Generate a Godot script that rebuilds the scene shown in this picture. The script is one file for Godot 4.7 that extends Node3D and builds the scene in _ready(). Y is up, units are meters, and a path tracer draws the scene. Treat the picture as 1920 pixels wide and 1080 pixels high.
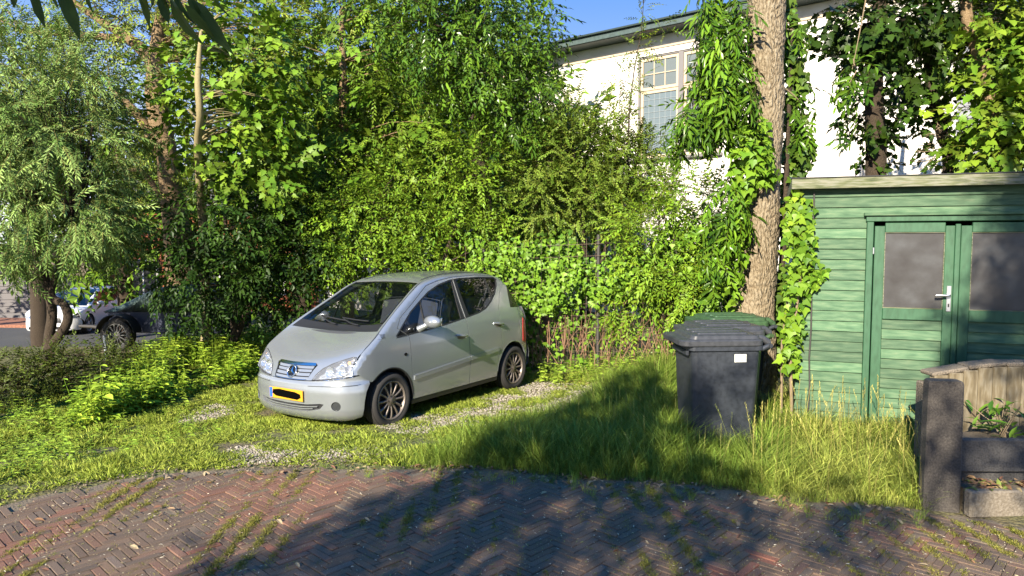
extends Node3D

var rng := RandomNumberGenerator.new()
var M := {}
var used := {}
var sun_dir := Vector3(-0.38, 0.447, 0.807).normalized()   # towards the sun
var lump := FastNoiseLite.new()

# ---------------------------------------------------------------- mesh collector
class MB:
	var v := PackedVector3Array()
	var n := PackedVector3Array()
	var c := PackedColorArray()
	var i := PackedInt32Array()
	var col := Color(1, 1, 1)
	func p(a: Vector3, nn: Vector3) -> int:
		v.append(a)
		n.append(nn)
		c.append(col)
		return v.size() - 1
	func t(a: int, b: int, d: int) -> void:
		var g := (v[b] - v[a]).cross(v[d] - v[a])
		i.append(a)
		if g.dot(n[a] + n[b] + n[d]) > 0.0:
			i.append(d)
			i.append(b)
		else:
			i.append(b)
			i.append(d)
	func q(a: int, b: int, d: int, e: int) -> void:
		t(a, b, d)
		t(a, d, e)
	func flat(pts: Array, towards: Vector3) -> void:
		var nn: Vector3 = (pts[1] - pts[0]).cross(pts[2] - pts[0]).normalized()
		if nn.dot(towards) < 0.0:
			nn = -nn
		var k := []
		for a in pts:
			k.append(p(a, nn))
		for j in range(1, pts.size() - 1):
			t(k[0], k[j], k[j + 1])
	# a box with chamfered edges
	func box(at: Vector3, size: Vector3, bev := 0.0, tr := Transform3D()) -> void:
		var h := size * 0.5
		var b := minf(bev, minf(h.x, minf(h.y, h.z)) * 0.6)
		for ax in 3:
			for s in [-1.0, 1.0]:
				var nn := Vector3.ZERO
				nn[ax] = s
				var u := (ax + 1) % 3
				var w := (ax + 2) % 3
				var pts := []
				for k in [[-1, -1], [1, -1], [1, 1], [-1, 1]]:
					var a := Vector3.ZERO
					a[ax] = s * h[ax]
					a[u] = k[0] * (h[u] - b)
					a[w] = k[1] * (h[w] - b)
					pts.append(tr * (at + a))
				flat(pts, tr.basis * nn)
		if b <= 0.0:
			return
		for ax in 3:
			var u := (ax + 1) % 3
			var w := (ax + 2) % 3
			for s1 in [-1.0, 1.0]:
				for s2 in [-1.0, 1.0]:
					var nn := Vector3.ZERO
					nn[u] = s1
					nn[w] = s2
					var pts := []
					for k in [[-1, 0], [1, 0], [1, 1], [-1, 1]]:
						var a := Vector3.ZERO
						a[ax] = k[0] * (h[ax] - b)
						a[u] = s1 * (h[u] - (b if k[1] == 1 else 0.0))
						a[w] = s2 * (h[w] - (0.0 if k[1] == 1 else b))
						pts.append(tr * (at + a))
					flat(pts, tr.basis * nn)
		for sx in [-1.0, 1.0]:
			for sy in [-1.0, 1.0]:
				for sz in [-1.0, 1.0]:
					var s := Vector3(sx, sy, sz)
					var pts := [tr * (at + s * Vector3(h.x, h.y - b, h.z - b)), tr * (at + s * Vector3(h.x - b, h.y, h.z - b)), tr * (at + s * Vector3(h.x - b, h.y - b, h.z))]
					flat(pts, tr.basis * s)
	# a tube through points, with a radius for each; rough > 0 makes the outline uneven
	func tube(pts: Array, rad: Array, sides := 8, caps := true, rough := 0.0, nz: FastNoiseLite = null) -> void:
		var rings := []
		var side := Vector3.ZERO
		for j in pts.size():
			var d: Vector3 = (pts[mini(j + 1, pts.size() - 1)] - pts[maxi(j - 1, 0)]).normalized()
			if side == Vector3.ZERO:
				side = d.cross(Vector3(0.3, 0.1, 0.95)).normalized()
			side = (side - d * side.dot(d)).normalized()
			var up := d.cross(side)
			var ring := []
			for k in sides:
				var an := TAU * k / sides
				var nn := side * cos(an) + up * sin(an)
				var r: float = rad[j]
				if nz:
					var w: Vector3 = pts[j] + nn * r
					r *= 1.0 + rough * nz.get_noise_3dv(w)
					if rough > 0.15: r *= 1.0 - 0.13 * maxf(0.0, absf(nz.get_noise_3d(w.x * 7.0, w.y * 2.2 + 5.0, w.z * 7.0)) * -3.0 + 0.75) + 0.05 * nz.get_noise_3d(w.x * 14.0, w.y * 9.0, w.z * 14.0)
				ring.append(p(pts[j] + nn * r, nn))
			rings.append(ring)
		for j in range(rings.size() - 1):
			for k in sides:
				var k2 := (k + 1) % sides
				q(rings[j][k], rings[j][k2], rings[j + 1][k2], rings[j + 1][k])
		if caps:
			for e in [0, pts.size() - 1]:
				var d: Vector3 = (pts[0] - pts[1]) if e == 0 else (pts[e] - pts[e - 1])
				var ring := []
				for k in sides:
					ring.append(v[rings[e][k]])
				flat(ring, d)
	# profile of (radius, height) turned about the axis of tr (its y)
	func lathe(prof: Array, sides: int, tr := Transform3D(), from := 0.0, to := TAU) -> void:
		var rings := []
		for j in prof.size():
			var a: Vector2 = prof[maxi(j - 1, 0)]
			var b: Vector2 = prof[mini(j + 1, prof.size() - 1)]
			var dn := Vector2(b.y - a.y, -(b.x - a.x)).normalized()
			var ring := []
			for k in sides + 1:
				var an := from + (to - from) * k / sides
				var o := Vector3(cos(an), 0, sin(an))
				ring.append(p(tr * (o * prof[j].x + Vector3(0, prof[j].y, 0)), (tr.basis * (o * dn.x + Vector3(0, dn.y, 0))).normalized()))
			rings.append(ring)
		for j in range(rings.size() - 1):
			for k in sides:
				q(rings[j][k], rings[j][k + 1], rings[j + 1][k + 1], rings[j + 1][k])
	func ball(at: Vector3, r: Vector3, tr := Transform3D(), sides := 14, rows := 9) -> void:
		var rings := []
		for j in rows + 1:
			var la := PI * j / rows - PI / 2
			var ring := []
			for k in sides + 1:
				var lo := TAU * k / sides
				var d := Vector3(cos(la) * cos(lo), sin(la), cos(la) * sin(lo))
				ring.append(p(tr * (at + d * r), (tr.basis * (d / r)).normalized()))
			rings.append(ring)
		for j in rows:
			for k in sides:
				q(rings[j][k], rings[j][k + 1], rings[j + 1][k + 1], rings[j + 1][k])
	# stack of closed rings (arrays of points) skinned smoothly; nrm by rough outward direction
	func skin(rings: Array, cap0 := true, cap1 := true) -> void:
		var ids := []
		for j in rings.size():
			var ring: Array = rings[j]
			var m := ring.size()
			var cen := Vector3.ZERO
			for a in ring:
				cen += a
			cen /= m
			var row := []
			for k in m:
				var tan1: Vector3 = ring[(k + 1) % m] - ring[(k + m - 1) % m]
				var tan2: Vector3 = rings[mini(j + 1, rings.size() - 1)][k] - rings[maxi(j - 1, 0)][k]
				var nn := tan1.cross(tan2).normalized()
				if nn.dot(ring[k] - cen) < 0.0:
					nn = -nn
				row.append(p(ring[k], nn))
			ids.append(row)
		for j in range(rings.size() - 1):
			var m: int = rings[j].size()
			for k in m:
				q(ids[j][k], ids[j][(k + 1) % m], ids[j + 1][(k + 1) % m], ids[j + 1][k])
		if cap0:
			flat(rings[0], rings[0][0] - rings[1][0])
		if cap1:
			flat(rings[-1], rings[-1][0] - rings[-2][0])
	func bands(rings: Array) -> void:   # like skin, with a crisp edge at every ring
		for j in range(rings.size() - 1): skin([rings[j], rings[j + 1]], j == 0, j == rings.size() - 2)
	func mesh() -> ArrayMesh:
		var arr := []
		arr.resize(Mesh.ARRAY_MAX)
		arr[Mesh.ARRAY_VERTEX] = v
		arr[Mesh.ARRAY_NORMAL] = n
		arr[Mesh.ARRAY_COLOR] = c
		arr[Mesh.ARRAY_INDEX] = i
		var m := ArrayMesh.new()
		m.add_surface_from_arrays(Mesh.PRIMITIVE_TRIANGLES, arr)
		return m

# many copies of one mesh
class MM:
	var buf := PackedFloat32Array()
	var count := 0
	func add(b: Basis, o: Vector3, c: Color) -> void:
		buf.append_array(PackedFloat32Array([b.x.x, b.y.x, b.z.x, o.x, b.x.y, b.y.y, b.z.y, o.y, b.x.z, b.y.z, b.z.z, o.z, c.r, c.g, c.b, 1.0]))
		count += 1

func numbered(called: String) -> String:
	var k: int = used.get(called, 0)
	used[called] = k + 1
	return called if k == 0 else "%s_%03d" % [called, k]

func tag(o: Node, label := "", category := "", group := "", kind := "") -> Node:
	if label: o.set_meta("label", label)
	if category: o.set_meta("category", category)
	if group: o.set_meta("group", group)
	if kind: o.set_meta("kind", kind)
	return o

func thing(called: String, label: String, category: String, pos := Vector3.ZERO, turn := 0.0, group := "") -> Node3D:
	var o := Node3D.new()
	o.name = numbered(called)
	add_child(o)
	o.position = pos
	o.rotation.y = turn
	tag(o, label, category, group)
	return o

func put(called: String, m: Mesh, mat: Material, parent: Node = null) -> MeshInstance3D:
	var o := MeshInstance3D.new()
	o.mesh = m
	o.material_override = mat
	if parent == null:
		o.name = numbered(called)
		add_child(o)
	else:
		o.name = called
		parent.add_child(o, true)
	return o

func build(called: String, mb: MB, mat: Material, parent: Node = null) -> MeshInstance3D:
	return put(called, mb.mesh(), mat, parent)

func many(called: String, m: Mesh, mat: Material, mm: MM, parent: Node = null) -> MultiMeshInstance3D:
	var mu := MultiMesh.new()
	mu.transform_format = MultiMesh.TRANSFORM_3D
	mu.use_colors = true
	mu.mesh = m
	mu.instance_count = mm.count
	mu.buffer = mm.buf
	var o := MultiMeshInstance3D.new()
	o.multimesh = mu
	o.material_override = mat
	o.set_meta("kind", "stuff")
	if parent == null:
		o.name = numbered(called)
		add_child(o)
	else:
		o.name = called
		parent.add_child(o, true)
	return o

# growth or litter that nobody could count: one object, its copies below it
func stuff(called: String, label: String, category: String, piece: String, meshes: Array, lists: Array, mat: Material) -> void:
	var o := Node3D.new()
	o.name = numbered(called)
	add_child(o)
	tag(o, label, category, "", "stuff")
	for k in meshes.size():
		if lists[k].count > 0: many(piece, meshes[k], mat, lists[k], o)

# ---------------------------------------------------------------- layout: metres from picture measurements
const EYE := 1.92
func at(u: float, v: float, d: float) -> Vector3:   # the point d metres ahead that the survey of the photograph gives for pixel (u, v)
	var pt := atan(90.0 / 1330.0)
	var xc := (u - 960.0) / 1330.0
	var yc := (540.0 - v) / 1330.0
	var wz := cos(pt) + sin(pt) * yc
	var k := d / wz
	return Vector3(xc * k, EYE + (cos(pt) * yc - sin(pt)) * k, -d)

func crv(t: Array, x: float) -> float:   # smooth curve through (x, y) rows sorted by x
	if x <= t[0][0]: return t[0][1]
	for k in range(t.size() - 1):
		if x <= t[k + 1][0]:
			var h: float = t[k + 1][0] - t[k][0]
			var s: float = (x - t[k][0]) / h
			var d0: float = (t[k + 1][1] - t[k][1]) / h
			var m0 := d0
			var m1 := d0
			if k > 0:
				var dp: float = (t[k][1] - t[k - 1][1]) / (t[k][0] - t[k - 1][0])
				m0 = 0.0 if dp * d0 <= 0.0 else 2.0 * dp * d0 / (dp + d0)
			if k < t.size() - 2:
				var dn: float = (t[k + 2][1] - t[k + 1][1]) / (t[k + 2][0] - t[k + 1][0])
				m1 = 0.0 if dn * d0 <= 0.0 else 2.0 * dn * d0 / (dn + d0)
			var s2 := s * s
			var s3 := s2 * s
			return t[k][1] * (2 * s3 - 3 * s2 + 1) + h * m0 * (s3 - 2 * s2 + s) + t[k + 1][1] * (3 * s2 - 2 * s3) + h * m1 * (s3 - s2)
	return t[-1][1]

func cat2(p: Array, s: float) -> Array:   # rows of numbers, Catmull-Rom by row index
	var k := clampi(int(floor(s)), 0, p.size() - 2)
	var f := s - k
	var a: Array = p[maxi(k - 1, 0)]
	var b: Array = p[k]
	var c: Array = p[k + 1]
	var d: Array = p[mini(k + 2, p.size() - 1)]
	var out := []
	for j in b.size():
		var m0: float = (c[j] - a[j]) * 0.5
		var m1: float = (d[j] - b[j]) * 0.5
		var f2 := f * f
		var f3 := f2 * f
		out.append(b[j] * (2 * f3 - 3 * f2 + 1) + m0 * (f3 - 2 * f2 + f) + c[j] * (3 * f2 - 2 * f3) + m1 * (f3 - f2))
	return out

# paving edge (z of the far side of the brick road at x)
const EDGE := [[-7.0, -4.3], [-3.66, -4.95], [-3.48, -5.27], [-2.87, -5.66], [-1.79, -5.84], [-0.49, -5.84], [0.43, -5.57], [1.41, -5.39], [2.12, -5.11], [2.91, -4.9], [3.42, -4.62], [7.0, -3.6]]
func edge(x: float) -> float:
	return crv(EDGE, x)

func ground(x: float, z: float) -> float:
	var beyond := edge(x) - z
	var y := -0.15 * smoothstep(0.3, 2.6, beyond) * (1.0 - smoothstep(0.3, 2.0, x))
	y += 0.05 * smoothstep(0.1, 0.8, beyond) * smoothstep(0.6, 1.6, x)
	y -= 1.15 * smoothstep(13.2, 19.5, -z) * (1.0 - smoothstep(-6.5, -3.5, x))
	if beyond > 0.0:
		y += 0.025 * lump.get_noise_2d(x * 3.0, z * 3.0) * smoothstep(0.0, 0.4, beyond)
	return y

# ---------------------------------------------------------------- materials
func noise(freq: float, sd := 1, oct := 4, kind := FastNoiseLite.TYPE_SIMPLEX_SMOOTH, ridged := false) -> FastNoiseLite:
	var f := FastNoiseLite.new()
	f.noise_type = kind
	f.frequency = freq
	f.seed = sd
	f.fractal_octaves = oct
	f.fractal_type = FastNoiseLite.FRACTAL_RIDGED if ridged else FastNoiseLite.FRACTAL_FBM
	return f

func ramp(stops: Array) -> Gradient:
	var g := Gradient.new()
	var o := PackedFloat32Array()
	var c := PackedColorArray()
	for s in stops:
		o.append(s[0])
		c.append(s[1])
	g.offsets = o
	g.colors = c
	return g

func ntex(f: FastNoiseLite, stops: Array, size := 512) -> NoiseTexture2D:
	var t := NoiseTexture2D.new()
	t.width = size
	t.height = size
	t.seamless = true
	t.noise = f
	t.normalize = true
	t.color_ramp = ramp(stops)
	return t

func lin(r: float, g: float, b: float) -> Color:
	return Color(r, g, b).linear_to_srgb()

func mat(c: Color, rough := 0.7, metal := 0.0, tex: Texture2D = null, scale := Vector3.ONE, world := true, bump: Texture2D = null, bump_cm := 0.0) -> StandardMaterial3D:
	var m := StandardMaterial3D.new()
	m.albedo_color = c
	m.roughness = rough
	m.metallic = metal
	if tex:
		m.albedo_texture = tex
	if bump:
		m.heightmap_enabled = true
		m.heightmap_texture = bump
		m.heightmap_scale = bump_cm
	if tex or bump:
		m.uv1_triplanar = true
		m.uv1_world_triplanar = world
		m.uv1_scale = scale
	return m

func leafmat(rough := 0.45, back := Color(0.34, 0.38, 0.12)) -> StandardMaterial3D:
	var m := StandardMaterial3D.new()
	m.vertex_color_use_as_albedo = true
	m.roughness = rough
	m.backlight_enabled = true
	m.backlight = back
	m.metallic_specular = 0.3
	return m

func glass(c: Color, alpha: float) -> StandardMaterial3D:
	var m := StandardMaterial3D.new()
	m.transparency = BaseMaterial3D.TRANSPARENCY_ALPHA
	m.albedo_color = Color(c.r, c.g, c.b, alpha)
	m.roughness = 0.03
	return m

func materials() -> void:
	var W := Color.WHITE
	var soft := ntex(noise(0.02, 3, 5), [[0.0, Color(0.72, 0.72, 0.72)], [0.5, Color(0.9, 0.9, 0.9)], [1.0, W]])
	var grit := ntex(noise(0.09, 5, 4), [[0.0, Color(0.6, 0.6, 0.6)], [0.45, Color(0.88, 0.88, 0.88)], [1.0, W]])
	var bump := ntex(noise(0.05, 8, 5), [[0.0, Color.BLACK], [1.0, W]])
	var bark := ntex(noise(0.03, 11, 5, FastNoiseLite.TYPE_SIMPLEX_SMOOTH, true), [[0.0, Color(1, 0.98, 0.94)], [0.55, Color(0.86, 0.82, 0.74)], [0.85, Color(0.6, 0.54, 0.45)], [1.0, Color(0.42, 0.37, 0.3)]])
	var barkb := ntex(noise(0.03, 11, 5, FastNoiseLite.TYPE_SIMPLEX_SMOOTH, true), [[0.0, W], [1.0, Color.BLACK]])
	M.soft = soft
	M.bump = bump
	M.soil = mat(lin(0.30, 0.27, 0.20), 0.95, 0, ntex(noise(0.06, 21, 5), [[0.0, Color(0.45, 0.42, 0.36)], [0.5, Color(0.8, 0.78, 0.7)], [1.0, W]]), Vector3.ONE * 0.9, true, bump, 1.5)
	M.soil.vertex_color_use_as_albedo = true
	M.soil.albedo_color = W
	M.bed = mat(lin(0.19, 0.15, 0.10), 0.95, 0, grit, Vector3.ONE * 1.3, true, bump, 0.6)
	M.brick = mat(W, 0.82, 0, ntex(noise(0.05, 31, 5), [[0.0, Color(0.5, 0.46, 0.42)], [0.3, Color(0.76, 0.73, 0.7)], [0.65, Color(0.9, 0.88, 0.85)], [0.85, W], [1.0, Color(1, 0.97, 0.9)]]), Vector3.ONE * 4.5, true, bump, 0.25)
	M.brick.vertex_color_use_as_albedo = true
	M.asphalt = mat(lin(0.07, 0.072, 0.075), 0.9, 0, grit, Vector3.ONE * 1.0, true)
	M.bark = mat(lin(0.34, 0.303, 0.24), 0.9, 0, bark, Vector3(1.15, 0.42, 1.15), true, barkb, 4.0)
	M.bark_dark = mat(lin(0.065, 0.05, 0.036), 0.95, 0, bark, Vector3(3, 1.2, 3), true, barkb, 1.0)
	M.bark_pale = mat(lin(0.30, 0.25, 0.12), 0.85, 0, soft, Vector3.ONE * 4.0, true)
	M.bark_grey = mat(lin(0.34, 0.26, 0.17), 0.9, 0, bark, Vector3(3, 1.2, 3), true, barkb, 1.2)
	M.twig = mat(lin(0.20, 0.15, 0.09), 0.9)
	M.twig_dry = mat(lin(0.21, 0.12, 0.07), 0.9)
	M.plaster = mat(lin(0.80, 0.775, 0.73), 0.9, 0, ntex(noise(0.012, 41, 5), [[0.0, Color(0.9, 0.88, 0.84)], [0.5, Color(0.97, 0.96, 0.95)], [1.0, W]]), Vector3.ONE * 0.35, true, bump, 0.3)
	M.trim_cream = mat(lin(0.46, 0.38, 0.27), 0.6)
	M.trim_grey = mat(lin(0.16, 0.15, 0.15), 0.6)
	M.gutter = mat(lin(0.07, 0.105, 0.10), 0.5, 0, soft, Vector3.ONE, true)
	M.gutter_dark = mat(lin(0.02, 0.035, 0.032), 0.5)
	# weathered green paint: pale wood shows through along the grain
	var worn := ntex(noise(0.013, 51, 5), [[0.0, Color(0.36, 0.58, 0.44)], [0.3, Color(0.50, 0.72, 0.56)], [0.5, Color(0.62, 0.82, 0.66)], [0.7, Color(0.74, 0.90, 0.74)], [0.88, Color(0.86, 0.95, 0.80)], [1.0, Color(1, 0.98, 0.88)]], 1024)
	var grain := ntex(noise(0.03, 53, 4), [[0.0, Color(0.3, 0.3, 0.3)], [1.0, W]])
	M.plank = []
	for k in 9:
		var s: float = [0.70, 0.82, 0.92, 1.0, 1.1, 0.88, 1.18, 0.76, 1.04][k]
		var m := mat(lin(0.185 * s, 0.205 * s, 0.160 * s), 0.75, 0, worn, Vector3(0.35, 1.9, 0.35), true, grain, 0.15)
		m.uv1_offset = Vector3(0.37 * k, 0.31 * k, 0.23 * k)
		M.plank.append(m)
	M.frame_green = mat(lin(0.030, 0.098, 0.045), 0.6, 0, ntex(noise(0.02, 57, 5), [[0.0, Color(0.72, 0.78, 0.72)], [0.55, Color(0.93, 0.95, 0.93)], [0.82, W], [1.0, Color(1, 1, 0.9)]]), Vector3(2.0, 0.6, 2.0), true, grain, 0.1)
	M.fascia = mat(lin(0.20, 0.20, 0.155), 0.85, 0, ntex(noise(0.02, 59, 5), [[0.0, Color(0.35, 0.45, 0.33)], [0.4, Color(0.75, 0.78, 0.6)], [0.7, W], [1.0, Color(1, 0.93, 0.8)]]), Vector3(0.5, 4.0, 0.5), true, grain, 0.2)
	M.felt = mat(lin(0.05, 0.05, 0.05), 0.95, 0, grit, Vector3.ONE * 2)
	M.black = mat(lin(0.002, 0.002, 0.002), 1.0)
	M.black.metallic_specular = 0.1
	M.dark = mat(lin(0.012, 0.012, 0.012), 0.9)
	var dusty := mat(lin(0.095, 0.097, 0.097), 0.3, 0, ntex(noise(0.008, 61, 6), [[0.0, Color(0.66, 0.62, 0.6)], [0.6, Color(0.85, 0.83, 0.82)], [0.93, W], [1.0, Color(1, 0.97, 0.95)]]), Vector3.ONE * 0.8)
	dusty.transparency = BaseMaterial3D.TRANSPARENCY_ALPHA
	dusty.albedo_color.a = 0.82
	M.dusty_glass = dusty
	M.pane_frosted = mat(lin(0.17, 0.20, 0.205), 0.25, 0, grit, Vector3.ONE * 3.0)
	M.pane_blue = mat(lin(0.13, 0.165, 0.185), 0.12)
	M.pane_dark = mat(lin(0.035, 0.038, 0.04), 0.1)
	M.lead = mat(lin(0.24, 0.27, 0.28), 0.5)
	M.metal = mat(lin(0.6, 0.6, 0.6), 0.3, 0.9)
	M.steel_dark = mat(lin(0.06, 0.055, 0.05), 0.6, 0.4)
	M.wire = mat(lin(0.14, 0.10, 0.07), 0.8, 0.2)
	M.concrete = mat(lin(0.115, 0.105, 0.095), 0.9, 0, ntex(noise(0.035, 71, 6), [[0.0, Color(0.55, 0.53, 0.52)], [0.4, Color(0.7, 0.68, 0.66)], [0.7, Color(0.8, 0.78, 0.75)], [0.86, Color(0.86, 0.84, 0.8)], [0.93, W], [1.0, W]]), Vector3.ONE * 2.6, true, bump, 0.5)
	M.concrete_pale = mat(lin(0.24, 0.21, 0.165), 0.92, 0, ntex(noise(0.03, 73, 6), [[0.0, Color(0.7, 0.68, 0.65)], [0.5, Color(0.85, 0.83, 0.8)], [1.0, W]]), Vector3.ONE * 2.2, true, bump, 0.5)
	M.board = mat(lin(0.20, 0.17, 0.115), 0.85, 0, ntex(noise(0.02, 77, 5), [[0.0, Color(0.66, 0.62, 0.56)], [0.4, Color(0.82, 0.79, 0.72)], [0.75, W], [1.0, Color(1, 0.95, 0.85)]]), Vector3(1.8, 0.4, 1.8), true, grain, 0.3)
	M.slab = mat(lin(0.085, 0.08, 0.075), 0.92, 0, grit, Vector3.ONE * 1.2, true, bump, 0.4)
	M.capstone = mat(lin(0.22, 0.18, 0.13), 0.92, 0, grit, Vector3.ONE * 2.2, true, bump, 1.2)
	M.bin = mat(lin(0.040, 0.046, 0.055), 0.42, 0, soft, Vector3.ONE * 1.6)
	M.bin_lid = mat(lin(0.058, 0.061, 0.066), 0.38, 0, soft, Vector3.ONE * 1.6)
	M.bin_green = mat(lin(0.05, 0.095, 0.03), 0.45, 0, soft, Vector3.ONE * 1.6)
	M.bin_green_lid = mat(lin(0.05, 0.105, 0.045), 0.45, 0, soft, Vector3.ONE * 1.6)
	M.rubber = mat(lin(0.028, 0.026, 0.024), 0.85, 0, soft, Vector3.ONE * 6.0)
	M.sticker = mat(lin(0.7, 0.68, 0.58), 0.6)
	M.ink = mat(lin(0.25, 0.25, 0.25), 0.7)
	# car
	var silver := mat(lin(0.35, 0.372, 0.388), 0.24, 0.6)
	silver.clearcoat_enabled = true
	silver.clearcoat = 0.8
	silver.clearcoat_roughness = 0.08
	M.silver = silver
	var white := mat(lin(0.74, 0.75, 0.76), 0.3, 0.15)
	white.clearcoat_enabled = true
	white.clearcoat = 0.8
	M.white_paint = white
	M.chrome = mat(lin(0.8, 0.8, 0.8), 0.12, 1.0)
	M.trim_black = mat(lin(0.016, 0.016, 0.017), 0.5)
	M.gloss_black = mat(lin(0.008, 0.008, 0.009), 0.12)
	M.rim = mat(lin(0.25, 0.21, 0.175), 0.45, 0.55, soft, Vector3.ONE * 8.0)
	M.rim_dark = mat(lin(0.075, 0.055, 0.045), 0.7, 0.2)
	M.rim_silver = mat(lin(0.5, 0.5, 0.5), 0.35, 0.7)
	M.plate = mat(lin(0.52, 0.27, 0.015), 0.5)
	M.plate_blue = mat(lin(0.02, 0.10, 0.5), 0.5)
	M.car_glass = glass(Color(0.03, 0.045, 0.05), 0.42)
	M.lens = glass(Color(0.95, 0.97, 1.0), 0.12)
	M.reflector = mat(lin(0.75, 0.78, 0.82), 0.16, 0.9)
	M.red_lamp = mat(lin(0.35, 0.02, 0.015), 0.15)
	M.amber = mat(lin(0.8, 0.35, 0.05), 0.2)
	M.seat = mat(lin(0.05, 0.06, 0.08), 0.85)
	M.dash = mat(lin(0.035, 0.038, 0.042), 0.7)
	M.paper = mat(lin(0.8, 0.6, 0.12), 0.7)
	M.trailer_rim = mat(lin(0.10, 0.10, 0.095), 0.6, 0.3)
	M.tarp = mat(lin(0.06, 0.10, 0.09), 0.55, 0, soft, Vector3.ONE * 1.5, true, bump, 2.0)
	M.trailer_blue = mat(lin(0.014, 0.02, 0.045), 0.6)
	# vegetation
	M.leaf = leafmat()
	M.leaf_gloss = leafmat(0.28, Color(0.3, 0.36, 0.1))
	M.leaf_soft = leafmat(0.6, Color(0.3, 0.34, 0.2))
	M.leaf_soft.metallic_specular = 0.22
	M.grass = leafmat(0.5, Color(0.4, 0.44, 0.15))
	M.dry = leafmat(0.8, Color(0.2, 0.16, 0.08))
	M.stone = mat(W, 0.9, 0, grit, Vector3.ONE * 3.0)
	M.stone.vertex_color_use_as_albedo = true

# ---------------------------------------------------------------- leaves, shoots and crowns
func leaf(mb: MB, o: Vector3, dir: Vector3, nrm: Vector3, ln: float, wd: float, fold := 0.25, curl := 0.2, fine := false) -> void:
	dir = dir.normalized()
	nrm = (nrm - dir * nrm.dot(dir)).normalized()
	var sd := dir.cross(nrm)
	var ts := [0.0, 0.28, 0.62, 1.0] if fine else [0.0, 0.42, 1.0]
	var ws := [0.0, 0.88, 0.84, 0.0] if fine else [0.0, 1.0, 0.0]
	for s in [-1.0, 1.0]:
		var nn: Vector3 = (nrm - sd * s * fold * 1.4).normalized()
		var mid := []
		var out := []
		for k in ts.size():
			var t: float = ts[k]
			var a := o + dir * ln * t - nrm * curl * ln * t * t
			var w: float = ws[k] * wd * 0.5
			mid.append(mb.p(a, (nn + dir * curl * t).normalized()))
			out.append(mb.p(a + sd * s * w + nrm * fold * w, (nn + dir * curl * t).normalized()) if w > 0.0 else mid[-1])
		for k in range(ts.size() - 1):
			if out[k + 1] != mid[k + 1]: mb.t(mid[k], mid[k + 1], out[k + 1])
			if out[k] != mid[k]: mb.t(mid[k], mid[k + 1] if out[k + 1] == mid[k + 1] else out[k + 1], out[k])

const MAPLE := [[0.06, 0.0], [0.44, 0.02], [0.30, 0.22], [0.62, 0.46], [0.34, 0.50], [0.29, 0.70], [0.0, 1.08]]
const IVY := [[0.10, -0.06], [0.42, 0.02], [0.54, 0.30], [0.27, 0.44], [0.0, 0.98]]
func lobed(mb: MB, o: Vector3, dir: Vector3, nrm: Vector3, sz: float, shape: Array, cup := 0.12) -> void:
	dir = dir.normalized()
	nrm = (nrm - dir * nrm.dot(dir)).normalized()
	var sd := dir.cross(nrm)
	var cen := mb.p(o + dir * sz * 0.32, nrm)
	for s in [-1.0, 1.0]:
		var prev := mb.p(o, nrm)
		for k in shape:
			var x: float = k[0] * s
			var y: float = k[1]
			var r := Vector2(x, y - 0.32).length()
			var a := o + sd * sz * x + dir * sz * y + nrm * sz * (cup * absf(x) - 0.22 * maxf(0.0, y - 0.3) * y)
			var nn: Vector3 = (nrm - sd * s * cup * 1.3 + dir * 0.3 * maxf(0.0, y - 0.3)).normalized()
			var nx := mb.p(a, nn)
			mb.t(cen, prev, nx)
			prev = nx

func shoot(n: int, ln: float, ll: float, lw: float, kind: String, droop: float, sd: int) -> ArrayMesh:
	var r := RandomNumberGenerator.new()
	r.seed = sd
	var mb := MB.new()
	var pts := []
	var rad := []
	for k in 5:
		var t := k / 4.0
		pts.append(Vector3(0.02 * sin(t * 5.0 + sd), t, -droop * t * t) * ln)
		rad.append(lerpf(0.004, 0.0015, t))
	mb.col = Color(0.9, 0.55, 0.6)
	mb.tube(pts, rad, 3, false)
	for k in n:
		var t := (k + 0.7) / n
		var b := Vector3(0.02 * sin(t * 5.0 + sd), t, -droop * t * t) * ln
		var sg := 1.0 if k % 2 == 0 else -1.0
		var spread := r.randf_range(0.5, 1.15)
		if k == n - 1: spread = r.randf_range(-0.2, 0.2)
		var dir := Vector3(sg * sin(spread), cos(spread), r.randf_range(-0.35, 0.15) - droop * t * 0.8)
		var nm := Vector3(r.randf_range(-0.4, 0.4), r.randf_range(-0.25, 0.35), 1.0)
		var v := r.randf_range(0.72, 1.22)
		mb.col = Color(v * r.randf_range(0.92, 1.1), v, v * r.randf_range(0.8, 1.1))
		var s := r.randf_range(0.75, 1.15)
		if kind == "maple":
			lobed(mb, b + dir * ll * 0.25, dir, nm, ll * s, MAPLE)
		elif kind == "ivy":
			lobed(mb, b + dir * ll * 0.2, dir, nm, ll * s, IVY)
		else:
			leaf(mb, b, dir, nm, ll * s, lw * s, r.randf_range(0.1, 0.35), r.randf_range(0.05, 0.4), kind == "fine")
	return mb.mesh()

func rnd3() -> Vector3:
	return Vector3(rng.randfn(), rng.randfn(), rng.randfn()) * 0.577

func frame(axis: Vector3, top: Vector3, s: float) -> Basis:
	var y := axis.normalized()
	var z := top - y * top.dot(y)
	if z.length() < 0.05: z = Vector3(0.2, 0.3, 1) - y * Vector3(0.2, 0.3, 1).dot(y)
	z = z.normalized()
	return Basis(y.cross(z) * s, y * s, z * s)

func tint(c1: Color, c2: Color) -> Color:
	var c := c1.lerp(c2, rng.randf())
	var v := rng.randf_range(0.6, 1.22)
	return Color(c.r * v * 1.08, c.g * v * 1.25, c.b * v * 0.8)

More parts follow.
